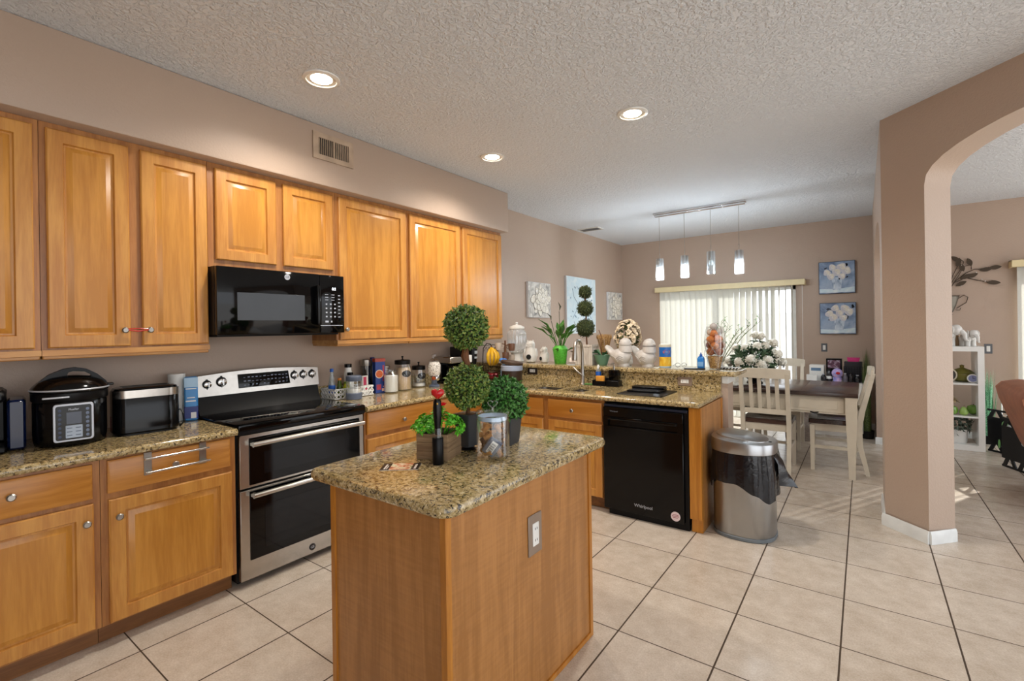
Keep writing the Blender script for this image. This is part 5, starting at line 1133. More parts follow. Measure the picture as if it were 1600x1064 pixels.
part(t, 'pot', B().loft([rrect(-.05, .05, -.05, .05, .006, 0), rrect(-.062, .062, -.062, .062, .006, .125)]), MATS['charcoal_pot'])
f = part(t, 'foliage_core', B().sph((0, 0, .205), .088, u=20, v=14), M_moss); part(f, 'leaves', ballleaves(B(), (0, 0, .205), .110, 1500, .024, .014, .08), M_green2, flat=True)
# heart-lidded jar with odds and ends
t = thing('glass_jar', 'heart-lidded glass jar of corks and odds and ends on the island', 'jar', (-.292, -.585, Z3))
part(t, 'glass', B().lathe([(.064, 0), (.069, .006), (.070, .02), (.070, .165), (.066, .178), (.062, .178), (.066, .163), (.066, .02), (.062, .010), (.001, .008)], (0, 0, 0), 36, cap=False), M_glass)
l_ = part(t, 'lid', B().lathe([(.062, .168), (.063, .178), (.071, .182), (.073, .190), (.068, .197), (.012, .202), (.001, .202)], (0, 0, 0), 36, cap=False), M_glass)
part(l_, 'seal', B().lathe([(.0605, .160), (.0625, .170), (.0625, .178), (.0605, .178)], (0, 0, 0), 32, cap=False), plain('blue_clear_seal', '#b9cfe6', .25, 0, .02))
part(l_, 'heart_knob', B().tube([(.021 * x * math.cos(.6), .021 * x * math.sin(.6), .226 + .020 * z) for x, z in HT + HT[:1]], .003, 7).cyl((0, 0, .200), .006, .010, seg=10), M_glass)
rnd = random.Random(12); M_cork = [plain('cork', '#a8743a', .8, 0, .3, 80), plain('cork_dark', '#553720', .8, 0, .3, 80)]
spots = [(r_ * math.cos(a), r_ * math.sin(a), z) for z, n_, r0 in ((.028, 5, .040), (.062, 5, .041), (.096, 5, .040), (.128, 4, .036)) for n in range(n_) for a, r_ in [((n + z * 30) * 2 * PI / n_, r0)]]
for x, y, z in spots:
    if -1.35 < math.atan2(y, x) < -.35 and z < .10: continue
    M = Euler((rnd.uniform(0, 3), rnd.uniform(0, 3), rnd.uniform(0, 3))).to_matrix().to_4x4(); b = B().lathe([(.0095, -.019), (.0105, -.018), (.0105, .018), (.0095, .019)], (0, 0, 0), 14); bmesh.ops.transform(b.bm, matrix=M, verts=b.bm.verts[:])
    solo('cork', b, M_cork[rnd.random() < .45], 'brown cork inside the heart-lidded glass jar', 'cork', (-.292 + x, -.585 + y, Z3 + z), 0, 'corks in the heart-lidded jar')
M = Euler((R(20), R(35), R(36))).to_matrix().to_4x4(); b = B().bx(-.028, .028, -.005, .005, -.042, .042, .004); bmesh.ops.transform(b.bm, matrix=M, verts=b.bm.verts[:])
pk = thing('lighter_pack', 'slate blue packet with a barcode sticker inside the glass jar', 'packet', (-.265, -.626, Z3 + .056)); part(pk, 'packet_body', b, M_grey)
b = B().bx(-.012, .014, -.0058, -.0050, -.030, .030); bmesh.ops.transform(b.bm, matrix=M, verts=b.bm.verts[:]); st = part(pk, 'barcode_sticker', b, M_wht)
b = B()
for k in range(9): b.bx(-.009, .011, -.0063, -.0057, -.025 + k * .0055, -.025 + k * .0055 + (.0015, .0030)[k % 2])
bmesh.ops.transform(b.bm, matrix=M, verts=b.bm.verts[:]); part(st, 'barcode', b, M_dark)
t = thing('leaflet', 'glossy printed leaflet with food picture lying at the front of the island', 'leaflet', (-.515, -.895, Z3), R(38))
part(t, 'sheet', B().bx(-.075, .075, -.045, .045, 0, .0012), M_wht)
part(t, 'black_panel', B().bx(-.075, -.040, -.045, .045, .0012, .0016).bx(.045, .075, -.045, .045, .0012, .0016), M_bplas)
part(t, 'food_picture', B().bx(-.040, .045, -.045, .045, .0012, .0015), gradmat('food_print', ['#7a2f18', '#d9824a', '#efe0c0', '#8a9a4a'], (24, 24, 24)))
part(t, 'white_lettering', B().bx(-.062, -.055, -.035, .030, .0016, .0019).bx(-.052, -.048, -.035, .010, .0016, .0019).bx(.055, .064, -.036, .024, .0016, .0019), M_wht)
solo('card', B().bx(-.0025, .0025, -.03, .03, 0, .100, .001), M_wht, 'small white card standing against the left side of the wooden planter', 'card', (-.602, -.685, Z3), R(20))
for k, (x, y) in enumerate(((-.405, -.500), (-.380, -.525), (-.432, -.478))):
    solo('wrapped_candy', B().sph((0, 0, .010), .013, (1.3, .9, .8), 12, 8).sph((.018, 0, .010), .006, (1, 1, .6), 8, 6), plain(('foil_brown', 'foil_silver', 'foil_pink')[k], ('#7a4c3a', '#b3b0ac', '#b98a80')[k], .25, .6), ('brown foil sweet nearest the glass jar', 'silver foil sweet at the foot of the jar', 'pink foil sweet beside the black topiary pot')[k], 'candy', (x, y, Z3), k * 1.1)

# ================================================================ TRASH CAN
t = thing('trash_can', 'brushed steel trash can with sloped lid and black liner beside the end panel', 'trash can', (.275, 1.575, 0))
def can(z, e=0): return oval(0, 0, .200 + e, .200 + e, z, 48, 2.5)
part(t, 'body', B().loft([can(.022, -.004), can(.030, 0), can(.598, 0)]), plain('trash_steel', '#a9aaab', .30, 1.0, .05, 8))
part(t, 'base_ring', B().loft([can(.001, .0), can(.004, .005), can(.022, .005), can(.026, .001)]), plain('base_grey', '#6f767b', .4, .3))
M_bag = plain('black_liner', '#0b0d14', .18, 0, .2, 14, bump=.9, bs=22)
b = B(); n = 72; top, mid, low = [], [], []
for k in range(n):
    q = 2 * PI * k / n; wv = .006 * math.sin(9 * q) + .005 * math.sin(17 * q + 1)
    hp = [(0, .30), (1, .38), (2, .36), (3.2, .29), (3.6, .345), (4.0, .385), (4.6, .385), (5.1, .325), (5.6, .27), (6.284, .30)]
    for (qa, ha), (qb, hb_) in zip(hp, hp[1:]):
        if qa <= q <= qb: u = (q - qa) / (qb - qa); u = u * u * (3 - 2 * u); hem = ha + (hb_ - ha) * u
    c, s_ = math.cos(q), math.sin(q); rx = math.copysign(abs(c) ** .8, c); ry = math.copysign(abs(s_) ** .8, s_)
    for L_, z, e in ((top, .606, .004), (mid, (.606 + hem) / 2, .016 + wv), (low, hem, .017 + wv)): L_.append(((.2 + e) * rx, (.2 + e) * ry, z))
part(t, 'liner', b.loft([top, mid, low], cap=False), M_bag)
b = B()
tail = [[(.185, -.06, .60), (.20, .0, .61), (.195, .07, .605), (.20, .12, .60)], [(.222, -.055, .52), (.245, .0, .54), (.235, .06, .52), (.222, .11, .51)], [(.226, -.05, .43), (.268, .01, .45), (.262, .05, .46), (.25, .08, .44)], [(.224, -.03, .37), (.285, .02, .395), (.30, .05, .40), (.275, .06, .38)], [(.290, .02, .36), (.308, .03, .362), (.330, .04, .355), (.31, .045, .35)]]
part(t, 'liner_tail', b.loft(tail, cap=False, closed=False), M_bag, 'loose flap of the liner sticking out')
ld = part(t, 'lid', B().loft([can(.590, .010), can(.594, .013), can(.650, .012)] + [[(x, y, .668 - .05 * x - .0 * y) for x, y, z in can(0, .008)], [(x * .94, y * .94, .676 - .07 * x) for x, y, z in can(0, 0)]]), MATS['trash_steel'])
part(ld, 'lid_flap', B().loft([[(x * q - .01, y * q, h + .0 - .10 * (x * q)) for x, y, z in oval(0, 0, .165, .150, 0, 40, 2.6)] for q, h in ((1.02, .672), (1.0, .684), (.9, .694), (.6, .702), (.2, .705))]), MATS['trash_steel'])
part(ld, 'sensor', B().lathe([(.012, .652), (.012, .664), (.009, .666)], (.172, -.03, 0), 16), M_bplas)

# ================================================================ DINING SET
TZ = .815
TX0, TX1, TY0, TY1 = -.80, .93, 3.30, 4.38
t = thing('dining_table', 'cream dining table with dark plank top and drawers', 'dining table', (.065, 3.84, 0))
part(t, 'table_top', B().bx(TX0, TX1, TY0, TY1, TZ - .042, TZ, .006, 2), M_walnut, world=True)
for x in (-.5, .0, .47): part(t, 'plank_joint', B().bx(x - .0015, x + .0015, TY0 + .01, TY1 - .01, TZ - .001, TZ + .0006), M_dark, world=True)
part(t, 'apron', B().bx(TX0 + .06, TX1 - .06, TY0 + .055, TY0 + .08, .60, TZ - .043).bx(TX0 + .06, TX1 - .06, TY1 - .08, TY1 - .055, .60, TZ - .043).bx(TX0 + .055, TX0 + .08, TY0 + .06, TY1 - .06, .60, TZ - .043).bx(TX1 - .08, TX1 - .055, TY0 + .06, TY1 - .06, .60, TZ - .043), M_cream, world=True)
for a, c in ((.34, .82), (-.28, .28), (-.70, -.34)):
    d = part(t, 'drawer', B().bx(a, c, TY0 + .046, TY0 + .056, .615, TZ - .055, .004).bx(a + .05, c - .05, TY0 + .042, TY0 + .048, .645, TZ - .085, .004), M_cream, world=True)
    part(d, 'pull', B().sweep([((a + c) / 2 - .035, TY0 + .03, .615), ((a + c) / 2, TY0 + .026, .607), ((a + c) / 2 + .035, TY0 + .03, .615)], .01, .012, 'x'), M_bplas, world=True)
for x, y in ((TX1 - .055, TY0 + .055), (TX0 + .055, TY0 + .055), (TX1 - .055, TY1 - .055), (TX0 + .055, TY1 - .055)):
    part(t, 'leg', B().sweep([(x, y, .001), (x, y, .10), (x, y, .58), (x, y, TZ - .043)], [.052, .056, .088, .092], [.052, .056, .088, .092]), M_cream, world=True)
def make_chair(label):
    """faces +y; origin on the floor under the seat middle"""
    t = thing('dining_chair', label, 'chair', (0, 0, 0), 0, 'dining chairs around the table')
    W, D = .225, .215
    part(t, 'seat', B().loft([[(x, y, z) for x, y, _ in rrect(-W, W, -D + .01, D, .03, 0)] for z in (.472, .480)] + [[(x * q, y * q, z) for x, y, _ in rrect(-W, W, -D + .01, D, .03, 0)] for q, z in ((.985, .512), (.93, .516), (.6, .503), (.2, .500))]), M_walnut)
    part(t, 'seat_frame', B().bx(-W + .02, W - .02, -D + .02, -D + .045, .40, .472).bx(-W + .02, W - .02, D - .05, D - .025, .40, .472).bx(-W + .015, -W + .04, -D + .03, D - .03, .40, .472).bx(W - .04, W - .015, -D + .03, D - .03, .40, .472), M_cream)
    for s in (-1, 1):
        x = s * (W - .018)
        part(t, 'leg', B().sweep([(x, D - .035, .001), (x, D - .035, .46)], [.034, .042], [.034, .042]), M_cream)
        part(t, 'leg', B().sweep([(x, -D - .055, .001), (x, -D - .030, .12), (x, -D + .005, .28), (x, -D + .012, .46), (x, -D - .015, .62), (x, -D - .065, .82), (x, -D - .105, .985)], [.036, .036, .038, .040, .038, .036, .034], [.034, .040, .046, .050, .046, .040, .034]), M_cream, 'rear leg that runs up into the back post')
    top = []
    for k in range(9):
        u = k / 8 * 2 - 1; top.append((u * (W + .012), -D - .092 - .022 * (1 - u * u), .995))
    b = B()
    b.loft([[(x, y - .012, .940 - .01 * (1 - (x / W) ** 2) * 0), (x, y + .014, .940), (x, y + .006, 1.040 - .012 * abs(x / W) ** 3), (x, y - .014, 1.038 - .012 * abs(x / W) ** 3)] for x, y, z in top])
    part(t, 'top_rail', b, M_cream)
    part(t, 'lower_rail', B().bx(-W + .03, W - .03, -D - .030, -D - .006, .575, .625), M_cream)
    for k in range(4):
        x = -.117 + k * .078; part(t, 'slat', B().sweep([(x, -D - .018, .615), (x, -D - .062, .78), (x, -D - .100, .945)], .034, .012), M_cream)
    for s in (-1, 1): part(t, 'side_stretcher', B().bx(s * (W - .018) - .009, s * (W - .018) + .009, -D + .02, D - .045, .225, .255), M_cream)
    part(t, 'cross_stretcher', B().bx(-W + .025, W - .025, D - .045, D - .027, .20, .228), M_cream)
    return t
ch = make_chair('cream slat-back dining chair with its back to the camera, nearest the trash can')
ch.location = (.165, 3.46, 0)
dup(ch, (.715, 3.745, 0), PI / 2 + R(3), 'cream dining chair tucked under the right end of the table, seen side-on')
dup(ch, (.145, 4.50, 0), PI, 'cream dining chair on the window side, below the flowers, right one')
dup(ch, (-.375, 4.52, 0), PI, 'cream dining chair on the window side, left one behind the flowers')
# centrepiece
t = thing('flower_centerpiece', 'white rose arrangement in a dark bowl on the dining table', 'flower arrangement', (-.02, 3.80, TZ + .0005))
part(t, 'bowl', B().lathe([(.08, 0), (.085, .01), (.06, .03), (.07, .045), (.16, .10), (.235, .145), (.228, .15), (.15, .11), (.001, .07)], (0, 0, 0), 32), M_bplas)
rnd = random.Random(21); b2 = B(); FC = Vector((0, 0, .27)); heads = [(-.26, -.02, .25), (-.20, .05, .39), (-.08, -.06, .40), (.04, -.05, .42), (.0, -.20, .28), (.16, -.12, .27), (.24, -.02, .33), (.19, .04, .45), (.06, .03, .53), (.01, .04, .54), (-.14, .12, .33), (.12, .14, .36), (.27, .06, .24), (-.27, .10, .22), (.10, -.18, .23), (-.13, -.17, .25), (.11, .0, .42)]
ballleaves(b2, (0, 0, .25), .20, 380, .09, .036, .2, .75, rnd)
for x, y, z in heads:
    b2.tube([(x * .2, y * .2, .10), (x * .7, y * .7, z * .65), (x, y, z)], .004, 5)
    for j in range(5): a = rnd.uniform(0, 6.3); b2.leaf((x * .85, y * .85, z * .85), (math.cos(a), math.sin(a), .2), (0, 0, 1), .09, .04, .4)
part(t, 'leaves', b2, leafmat('rose_leaf', ['#26402a', '#3f5f40', '#6b8460']), flat=True)
for x, y, z in heads:
    b = B(); d = Vector((x, y, max(.12, z - .2))).normalized(); c = Vector((x, y, z))
    b.sph(c, .046, u=14, v=10)
    for j in range(30):
        w = j / 30; an = j * 2.39996; o_ = d.orthogonal().normalized(); o_ = Matrix.Rotation(an, 3, d) @ o_; dd = (o_ * (.35 + w) + d * (1.1 - 1.1 * w)).normalized()
        b.leaf(c - d * .012 + o_ * .018 * w, dd, d - o_ * .3, .050 + .008 * w, .048, .8)
    part(t, 'rose', b, leafmat('white_rose', ['#d5d1bf', '#ebe8da', '#f8f6ee']) if 'white_rose' not in MATS else MATS['white_rose'], flat=True)
t = thing('branch_vase', 'slim vase of budding green branches on the table near the blinds', 'vase', (-.46, 4.10, TZ + .0005))
part(t, 'vase', B().lathe([(.05, 0), (.055, .01), (.06, .10), (.035, .2), (.04, .24)], (0, 0, 0), 22), M_ceram)
b, b2 = B(), B(); rnd = random.Random(8)
for (dx, dy, h) in ((.36, -.05, .66), (.22, .03, .60), (.12, -.06, .66), (.02, .04, .70), (.46, .02, .70), (-.05, 0, .6)):
    pts = [Vector((0, 0, .15)), Vector((dx * .3, dy * .5, .34)), Vector((dx * .62, dy, h * .78)), Vector((dx, dy, h))]; b.tube(pts, [.006, .005, .004, .002], 6)
    for k in range(9):
        u = .35 + .65 * k / 8; i = min(2, int(u * 3)); p = pts[i].lerp(pts[i + 1], u * 3 - i); a = rnd.uniform(0, 6.3); e = p + Vector((math.cos(a) * .05, math.sin(a) * .03, .05)); b.tube([p, e], .002, 4)
        for j in range(2): b2.leaf(e - Vector((0, 0, .01 * j)), (math.cos(a + j * 2), math.sin(a + j * 2), .7), (0, 0, 1), .035, .016, .3)
part(t, 'branches', b, plain('branch_brown', '#6d7046', .7)); part(t, 'leaves', b2, M_lily, flat=True)
# white storage unit with things on it, far right of the dining area
t = thing('storage_cabinet', 'low white drawer unit against the far wall behind the table', 'cabinet', (.66, 5.62, 0))
part(t, 'case', B().bx(-.32, .30, -.26, .26, .06, .70, .004).bx(-.31, .29, -.24, .24, .001, .06), M_wht)
for k in range(3): d = part(t, 'drawer_front', B().bx(-.31, .29, -.272, -.259, .075 + k * .207, .27 + k * .207, .004), M_wht); part(d, 'pull_slot', B().poly([(-.07 + .14 * q, -.2735, .262 + k * .207 - .018 * math.sin(PI * q)) for q in [j / 10 for j in range(11)]], (0, .002, 0)), M_dark)
ZC = .7005
t = thing('tissue_box', 'white box with blue print on the low white drawer unit', 'box', (.46, 5.60, ZC), R(-6)); part(t, 'carton', B().bx(-.085, .085, -.06, .06, 0, .21, .004), M_wht); part(t, 'carton_print', B().bx(-.065, .05, -.061, -.0598, .13, .17), plain('steel_blue_print', '#5d7c99', .5))
solo('small_box', B().bx(-.06, .06, -.04, .04, 0, .085, .003), M_wht, 'small white box in front of the white tissue box', 'box', (.405, 5.45, ZC))
t = thing('display_box', 'dark picture box standing at the back of the white drawer unit', 'box', (.645, 5.74, ZC)); part(t, 'carton', B().bx(-.09, .09, -.05, .05, 0, .29, .003), M_bplas); part(t, 'carton_print', B().bx(-.07, .07, -.051, -.0498, .16, .27), gradmat('print_mix', ['#23202c', '#7a4a60', '#c9c3d2'], (14, 14, 14)))
t = thing('gift_bag', 'dark gift bag with pink tissue at the right of the drawer unit', 'bag', (.86, 5.72, ZC)); part(t, 'bag_body', B().bx(-.10, .10, -.06, .06, 0, .255, .003), plain('bag_charcoal', '#26232a', .5)); part(t, 'tissue', B().poly([(-.06, -.02, .25), (.06, -.02, .25), (.075, -.02, .31), (-.07, -.02, .31)], (0, .03, 0)), plain('tissue_pink', '#d0327a', .6))
t = thing('wire_organizer', 'black wire mesh organizer in front of the dark gift bag', 'organizer', (.86, 5.56, ZC)); b = B()
for k in range(8): b.bx(-.10 + k * .0286 - .002, -.10 + k * .0286 + .002, -.05, -.046, 0, .20).bx(-.102, .102, -.05, -.046, k * .0285 - .002 + .002, k * .0285 + .004)
b.bx(-.102, .102, -.05, .05, 0, .004).bx(-.102, -.098, -.05, .05, 0, .2).bx(.098, .102, -.05, .05, 0, .2); part(t, 'mesh', b, M_bplas)
for k, (x, y, r_, h, c, lab) in enumerate(((.535, 5.46, .030, .10, '#17161a', 'short black jar left of the purple ball on the drawer unit'), (.60, 5.49, .036, .17, '#1d1a1e', 'dark bottle left of the purple ball on the drawer unit'), (.775, 5.44, .028, .12, '#4a4650', 'grey bottle right of the purple ball on the drawer unit'), (.835, 5.45, .026, .13, '#201f24', 'black bottle under the wire organizer front'), (.905, 5.46, .03, .10, '#3a3038', 'squat brown bottle at the right end of the drawer unit'))):
    bottle('bottle', lab, x, y, ZC, r_, h, plain('bottle_tone', '#1d1a1e', .25) if k != 2 else plain('bottle_grey', '#5a5660', .3), M_bplas if k % 2 else M_silver, .3, .016, M_wht if k == 1 else None, band=(.3, .6))
t = thing('gift_ball', 'lavender and blue patterned ball ornament on the white drawer unit', 'ornament', (.69, 5.44, ZC)); part(t, 'ball', B().sph((0, 0, .115), .062, (1, 1, 1.05), 20, 14).lathe([(.045, 0), (.05, .06), (.03, .07)], (0, 0, 0), 20), gradmat('lavender_mix', ['#6f86cf', '#a89ad0', '#d7b8da'], (16, 16, 16))); part(t, 'bow', B().sph((.01, -.058, .12), .018, (1.4, .5, 1), 10, 8), M_red)
# grass plant in the corner
def grass(name, label, x, y, h, n, spread, m, pot=True, seed=1):
    t = thing(name, label, 'potted plant', (x, y, 0)); rnd = random.Random(seed); b = B()
    if pot: part(t, 'pot', B().lathe([(.06, 0), (.066, .006), (.078, .10), (.07, .10), (.06, .09), (.001, .085)], (0, 0, 0), 20), M_dark)
    for k in range(n):
        a = rnd.uniform(0, 6.28); q = rnd.random(); hh = h * rnd.uniform(.55, 1.0); e = Vector((math.cos(a) * spread * q, math.sin(a) * spread * q, hh)); p0 = Vector((math.cos(a) * .045 * q, math.sin(a) * .045 * q, .085 if pot else .0)); m_ = p0.lerp(e, .5) + Vector((math.cos(a), math.sin(a), 0)) * -.008
        w = .006; sd = Vector((-math.sin(a), math.cos(a), 0)); v = [b.bm.verts.new(c) for c in (p0 - sd * w, p0 + sd * w, m_ + sd * w * .8, m_ - sd * w * .8, e)]; b.bm.faces.new((v[0], v[1], v[2], v[3])); b.bm.faces.new((v[3], v[2], v[4]))
    part(t, 'blades', b, m, flat=True); return t
M_grass = leafmat('grass_blade', ['#2c3a1c', '#4d5f2c', '#6f7d42'])
grass('grass_plant', 'tall artificial green grass in the corner by the dining arch', .998, 5.43, 1.17, 320, .062, M_grass, True, 3)
b = B().bx(-.10, .10, -.075, .075, 0, .28, .02, 2); t = thing('storage_basket', 'grey woven basket on the floor beneath the dining table', 'basket', (.30, 4.95, .0005)); part(t, 'basket_body', B().loft([rrect(-.15, .15, -.11, .11, .04, 0), rrect(-.18, .18, -.13, .13, .04, .50), rrect(-.10, .10, -.08, .08, .04, .60)]), plain('grey_wicker', '#8d8076', .8, 0, .25, 60, bump=.6, bs=80))

# ================================================================ LIVING ROOM THROUGH THE ARCH
BX0, BX1, BY0, BY1 = 1.28, 2.065, 5.29, 5.72
t = thing('bookcase', 'white cube bookcase seen through the arch beside the column', 'bookcase', ((BX0 + BX1) / 2, 5.5, 0))
part(t, 'side_panel', B().bx(BX1 - .055, BX1, BY0, BY1, .001, 1.185), M_wht, world=True); part(t, 'side_panel', B().bx(BX0, BX0 + .055, BY0, BY1, .001, 1.185), M_wht, world=True)
part(t, 'top_panel', B().bx(BX0 + .055, BX1 - .055, BY0, BY1, 1.130, 1.185), M_wht, world=True); part(t, 'bottom_panel', B().bx(BX0 + .055, BX1 - .055, BY0, BY1, .001, .065), M_wht, world=True)
for z in (.390, .765): part(t, 'shelf', B().bx(BX0 + .055, BX1 - .055, BY0 + .005, BY1, z - .018, z), M_wht, world=True)
def elephant(label, x, y, s, rz):
    t = thing('elephant_figurine', label, 'figurine', (x, y, 1.1855), rz, 'white elephants on the bookcase'); b = B()
    b.sph((0, 0, .125 * s), .075 * s, (1.25, .85, .95), 20, 12).sph((.095 * s, 0, .165 * s), .052 * s, (1, .9, 1.05), 16, 10)
    for q in (-1, 1):
        for xx in (-.055, .05): b.lathe([(.027 * s, 0), (.026 * s, .06 * s), (.034 * s, .12 * s)], (xx * s, q * .034 * s, 0), 14)
    b.tube([(.135 * s, 0, .15 * s), (.165 * s, 0, .12 * s), (.170 * s, 0, .07 * s), (.19 * s, 0, .05 * s)], [.026 * s, .02 * s, .014 * s, .010 * s], 10)
    part(t, 'body', b, M_ceram)
    for q in (-1, 1): part(t, 'ear', B().sph((.075 * s, q * .055 * s, .165 * s), .045 * s, (.75, .25, 1.1), 14, 8, Matrix.Rotation(q * .5, 4, 'Z')), M_ceram)
    part(t, 'tail', B().tube([(-.09 * s, 0, .15 * s), (-.105 * s, 0, .11 * s), (-.10 * s, 0, .07 * s)], .005 * s, 6), M_ceram)
elephant('larger white elephant figurine on the bookcase, next to the column', 1.745, 5.45, 1.15, R(-25)); elephant('smaller white elephant figurine on the right end of the bookcase', 1.955, 5.50, .86, R(-60))
solo('wooden_vase', B().lathe([(.028, 0), (.032, .03), (.026, .09), (.012, .13), (.014, .15)], (0, 0, 0), 18), plain('wood_tan', '#8f7250', .6), 'small tan wooden vase between the two white elephants', 'vase', (1.868, 5.56, 1.1855))
t = thing('lidded_pot', 'olive green lidded pot on the upper shelf of the bookcase', 'pot', (1.905, 5.52, .7655)); part(t, 'pot_body', B().lathe([(.05, 0), (.085, .02), (.105, .07), (.10, .10)], (0, 0, 0), 26), plain('olive_glaze', '#6c6726', .35)); part(t, 'lid', B().lathe([(.104, .098), (.108, .104), (.08, .135), (.03, .158), (.018, .165), (.022, .19), (.001, .2)], (0, 0, 0), 26), MATS['olive_glaze'])
t = thing('plate_clock', 'small round white clock leaning on the upper shelf of the bookcase', 'clock', (1.980, 5.39, .7655)); part(t, 'rim', B().lathe([(.048, 0), (.050, .008), (.040, .014), (.038, .010)], (0, 0, .0505), 26, 'y'), M_wht); part(t, 'face', B().lathe([(.038, -.001), (.038, .001)], (0, 0, .0505), 24, 'y'), plain('clock_lilac', '#8a90b8', .5)); part(t, 'hands', B().bx(-.002, .002, -.0025, -.001, .05, .078).bx(0, .02, -.0025, -.001, .049, .052), M_dark)
t = thing('decorative_plate', 'dark oval plate leaning at the left of the upper bookcase shelf', 'plate', (1.775, 5.42, .7655), R(6)); part(t, 'rim', B().lathe([(.078, -.004), (.082, 0), (.078, .006)], (0, 0, .0825), 28, 'y'), plain('plate_cream', '#cfc6ae', .4)); part(t, 'centre', B().lathe([(.066, -.006), (.066, .006)], (0, 0, .0825), 28, 'y'), plain('plate_dark', '#2e2a22', .4))
t = thing('rose_ornament', 'pale cream rose ornament on the middle shelf of the bookcase', 'ornament', (1.775, 5.50, .3905)); b = B().sph((0, 0, .14), .05, u=14, v=10).lathe([(.06, 0), (.05, .03), (.03, .1)], (0, 0, 0), 16)
for k in range(36): w = k / 36; a = k * 2.4; b.leaf((.03 * w * math.cos(a), .03 * w * math.sin(a), .14), (math.cos(a) * (.3 + w), math.sin(a) * (.3 + w), 1 - w), (0, 0, 1), .085, .07, .7)
part(t, 'bloom', b, plain('rose_cream', '#c9b793', .6), flat=True)
for x, y, r_, lab in ((1.80, 5.38, .055, 'round green glass apple at the left of the middle shelf'), (1.99, 5.48, .060, 'round green glass apple at the right of the middle shelf')):
    t = thing('green_apple', lab, 'ornament', (x, y, .3905)); part(t, 'apple', B().lathe([(.02, 0), (r_ * .8, r_ * .3), (r_, r_ * .95), (r_ * .8, r_ * 1.6), (r_ * .3, r_ * 1.85), (.004, r_ * 1.7)], (0, 0, 0), 24), plain('green_glaze', '#6f9a3c', .2, 0, .12, 10, .4)); part(t, 'stem', B().tube([(0, 0, r_ * 1.7), (.006, 0, r_ * 2.05)], .003, 6), M_stem)
t = thing('green_pear', 'pale green pear between the two green apples', 'ornament', (1.895, 5.36, .3905)); part(t, 'pear', B().lathe([(.015, 0), (.038, .018), (.042, .04), (.028, .075), (.016, .095), (.004, .10)], (0, 0, 0), 22), plain('pear_green', '#93b25a', .3)); part(t, 'stem', B().tube([(0, 0, .097), (.006, 0, .115)], .0025, 6), M_stem)
t = thing('potted_succulent', 'leafy dark plant in a white pot on the bottom of the bookcase', 'potted plant', (1.845, 5.45, .0655)); part(t, 'pot', B().lathe([(.088, 0), (.092, .006), (.097, .155), (.09, .155), (.085, .14), (.001, .138)], (0, 0, 0), 28), M_wht); part(t, 'foliage', ballleaves(B(), (0, 0, .20), .125, 260, .055, .03, .25, .75), leafmat('dusty_leaf', ['#2f3a30', '#58665a', '#8a9484']), flat=True)
# wall ornament of metal leaves in a half cup
t = thing('wall_ornament', 'bronze metal leaves in a cup hanging on the living room wall', 'wall art', (1.80, FY_, 1.56))
b = B(); cupo = [(-.19, 1.80 - 1.60 + .02), (.155, .20 + .02), (.12, .06), (.085, .02), (.08, -.04), (-.1, -.04), (-.12, .02), (-.16, .08)]
rings = []
for rr, z in ((.085, 0), (.09, .03), (.10, .045), (.125, .11), (.145, .19), (.155, .235)): rings.append([(rr * math.cos(PI + PI * k / 14), -.02 + .5 * rr * math.sin(PI + PI * k / 14) , z) for k in range(15)])
part(t, 'cup', B().loft(rings, cap=False, closed=False), plain('pewter_metal', '#6f6a60', .4, .6))
M_bronze = plain('bronze_metal', '#463b30', .4, .7); b = B()
for rr, z in ((.088, .0), (.092, .04), (.108, .10), (.157, .236)): b.tube([(rr * math.cos(PI + PI * k / 14), -.022 + .5 * rr * math.sin(PI + PI * k / 14), z) for k in range(15)], .006, 6)
b.tube([(.14, -.03, .20), (.20, -.02, .245), (.235, -.02, .215), (.22, -.02, .15), (.13, -.02, .08)], .0045, 6); b.tube([(.12, -.02, .06), (.16, -.02, .055), (.165, -.02, .085)], .0035, 6); part(t, 'cup_rims', b, M_bronze)
stems = [[(0, .22), (.06, .36), (.10, .50), (.14, .60)], [(0, .22), (.12, .42), (.22, .52), (.30, .56), (.42, .56)], [(0, .22), (.03, .40), (-.02, .55), (-.06, .62)], [(.10, .40), (.22, .46), (.33, .42), (.43, .39)], [(.06, .36), (.18, .58), (.20, .66), (.17, .70)], [(.0, .22), (-.1, .4), (-.16, .5)], [(.12, .42), (.20, .60), (.27, .62), (.27, .56)]]
b = B()
for s_ in stems: b.tube([(x, -.022, z) for x, z in s_], .0045, 6)
part(t, 'stems', b, M_bronze)
leaves = [(.14, .60, 1.4, .12), (.42, .56, .12, .12), (-.06, .62, 2.2, .12), (.40, .39, -.1, .13), (.17, .66, 2.4, .12), (.06, .47, 1.6, .10), (.27, .50, 3.6, .12), (.34, .54, .15, .12), (.20, .54, 1.9, .11), (.12, .36, .5, .12), (.22, .46, .4, .12), (-.16, .5, 2.4, .12), (.27, .60, 1.9, .11), (.02, .40, 1.8, .1)]
for x, z, a, l in leaves:
    n = 10; o_ = [(x + l * u * math.cos(a) - w * math.sin(a), -.026 - .012 * math.sin(PI * u), z + l * u * math.sin(a) + w * math.cos(a)) for u, w in [(k / n, .026 * math.sin(PI * k / n) ** .8) for k in range(n + 1)] + [(k / n, -.026 * math.sin(PI * k / n) ** .8) for k in range(n - 1, 0, -1)]]
    part(t, 'leaf', B().poly(o_, (0, -.003, 0)), M_bronze)
b = B()
for x, z in ((.29, .50), (.31, .52), (.17, .36), (.36, .43), (.39, .405), (.18, .62)): b.sph((x, -.03, z), .008, u=8, v=6)
part(t, 'crystals', b, M_chrome)
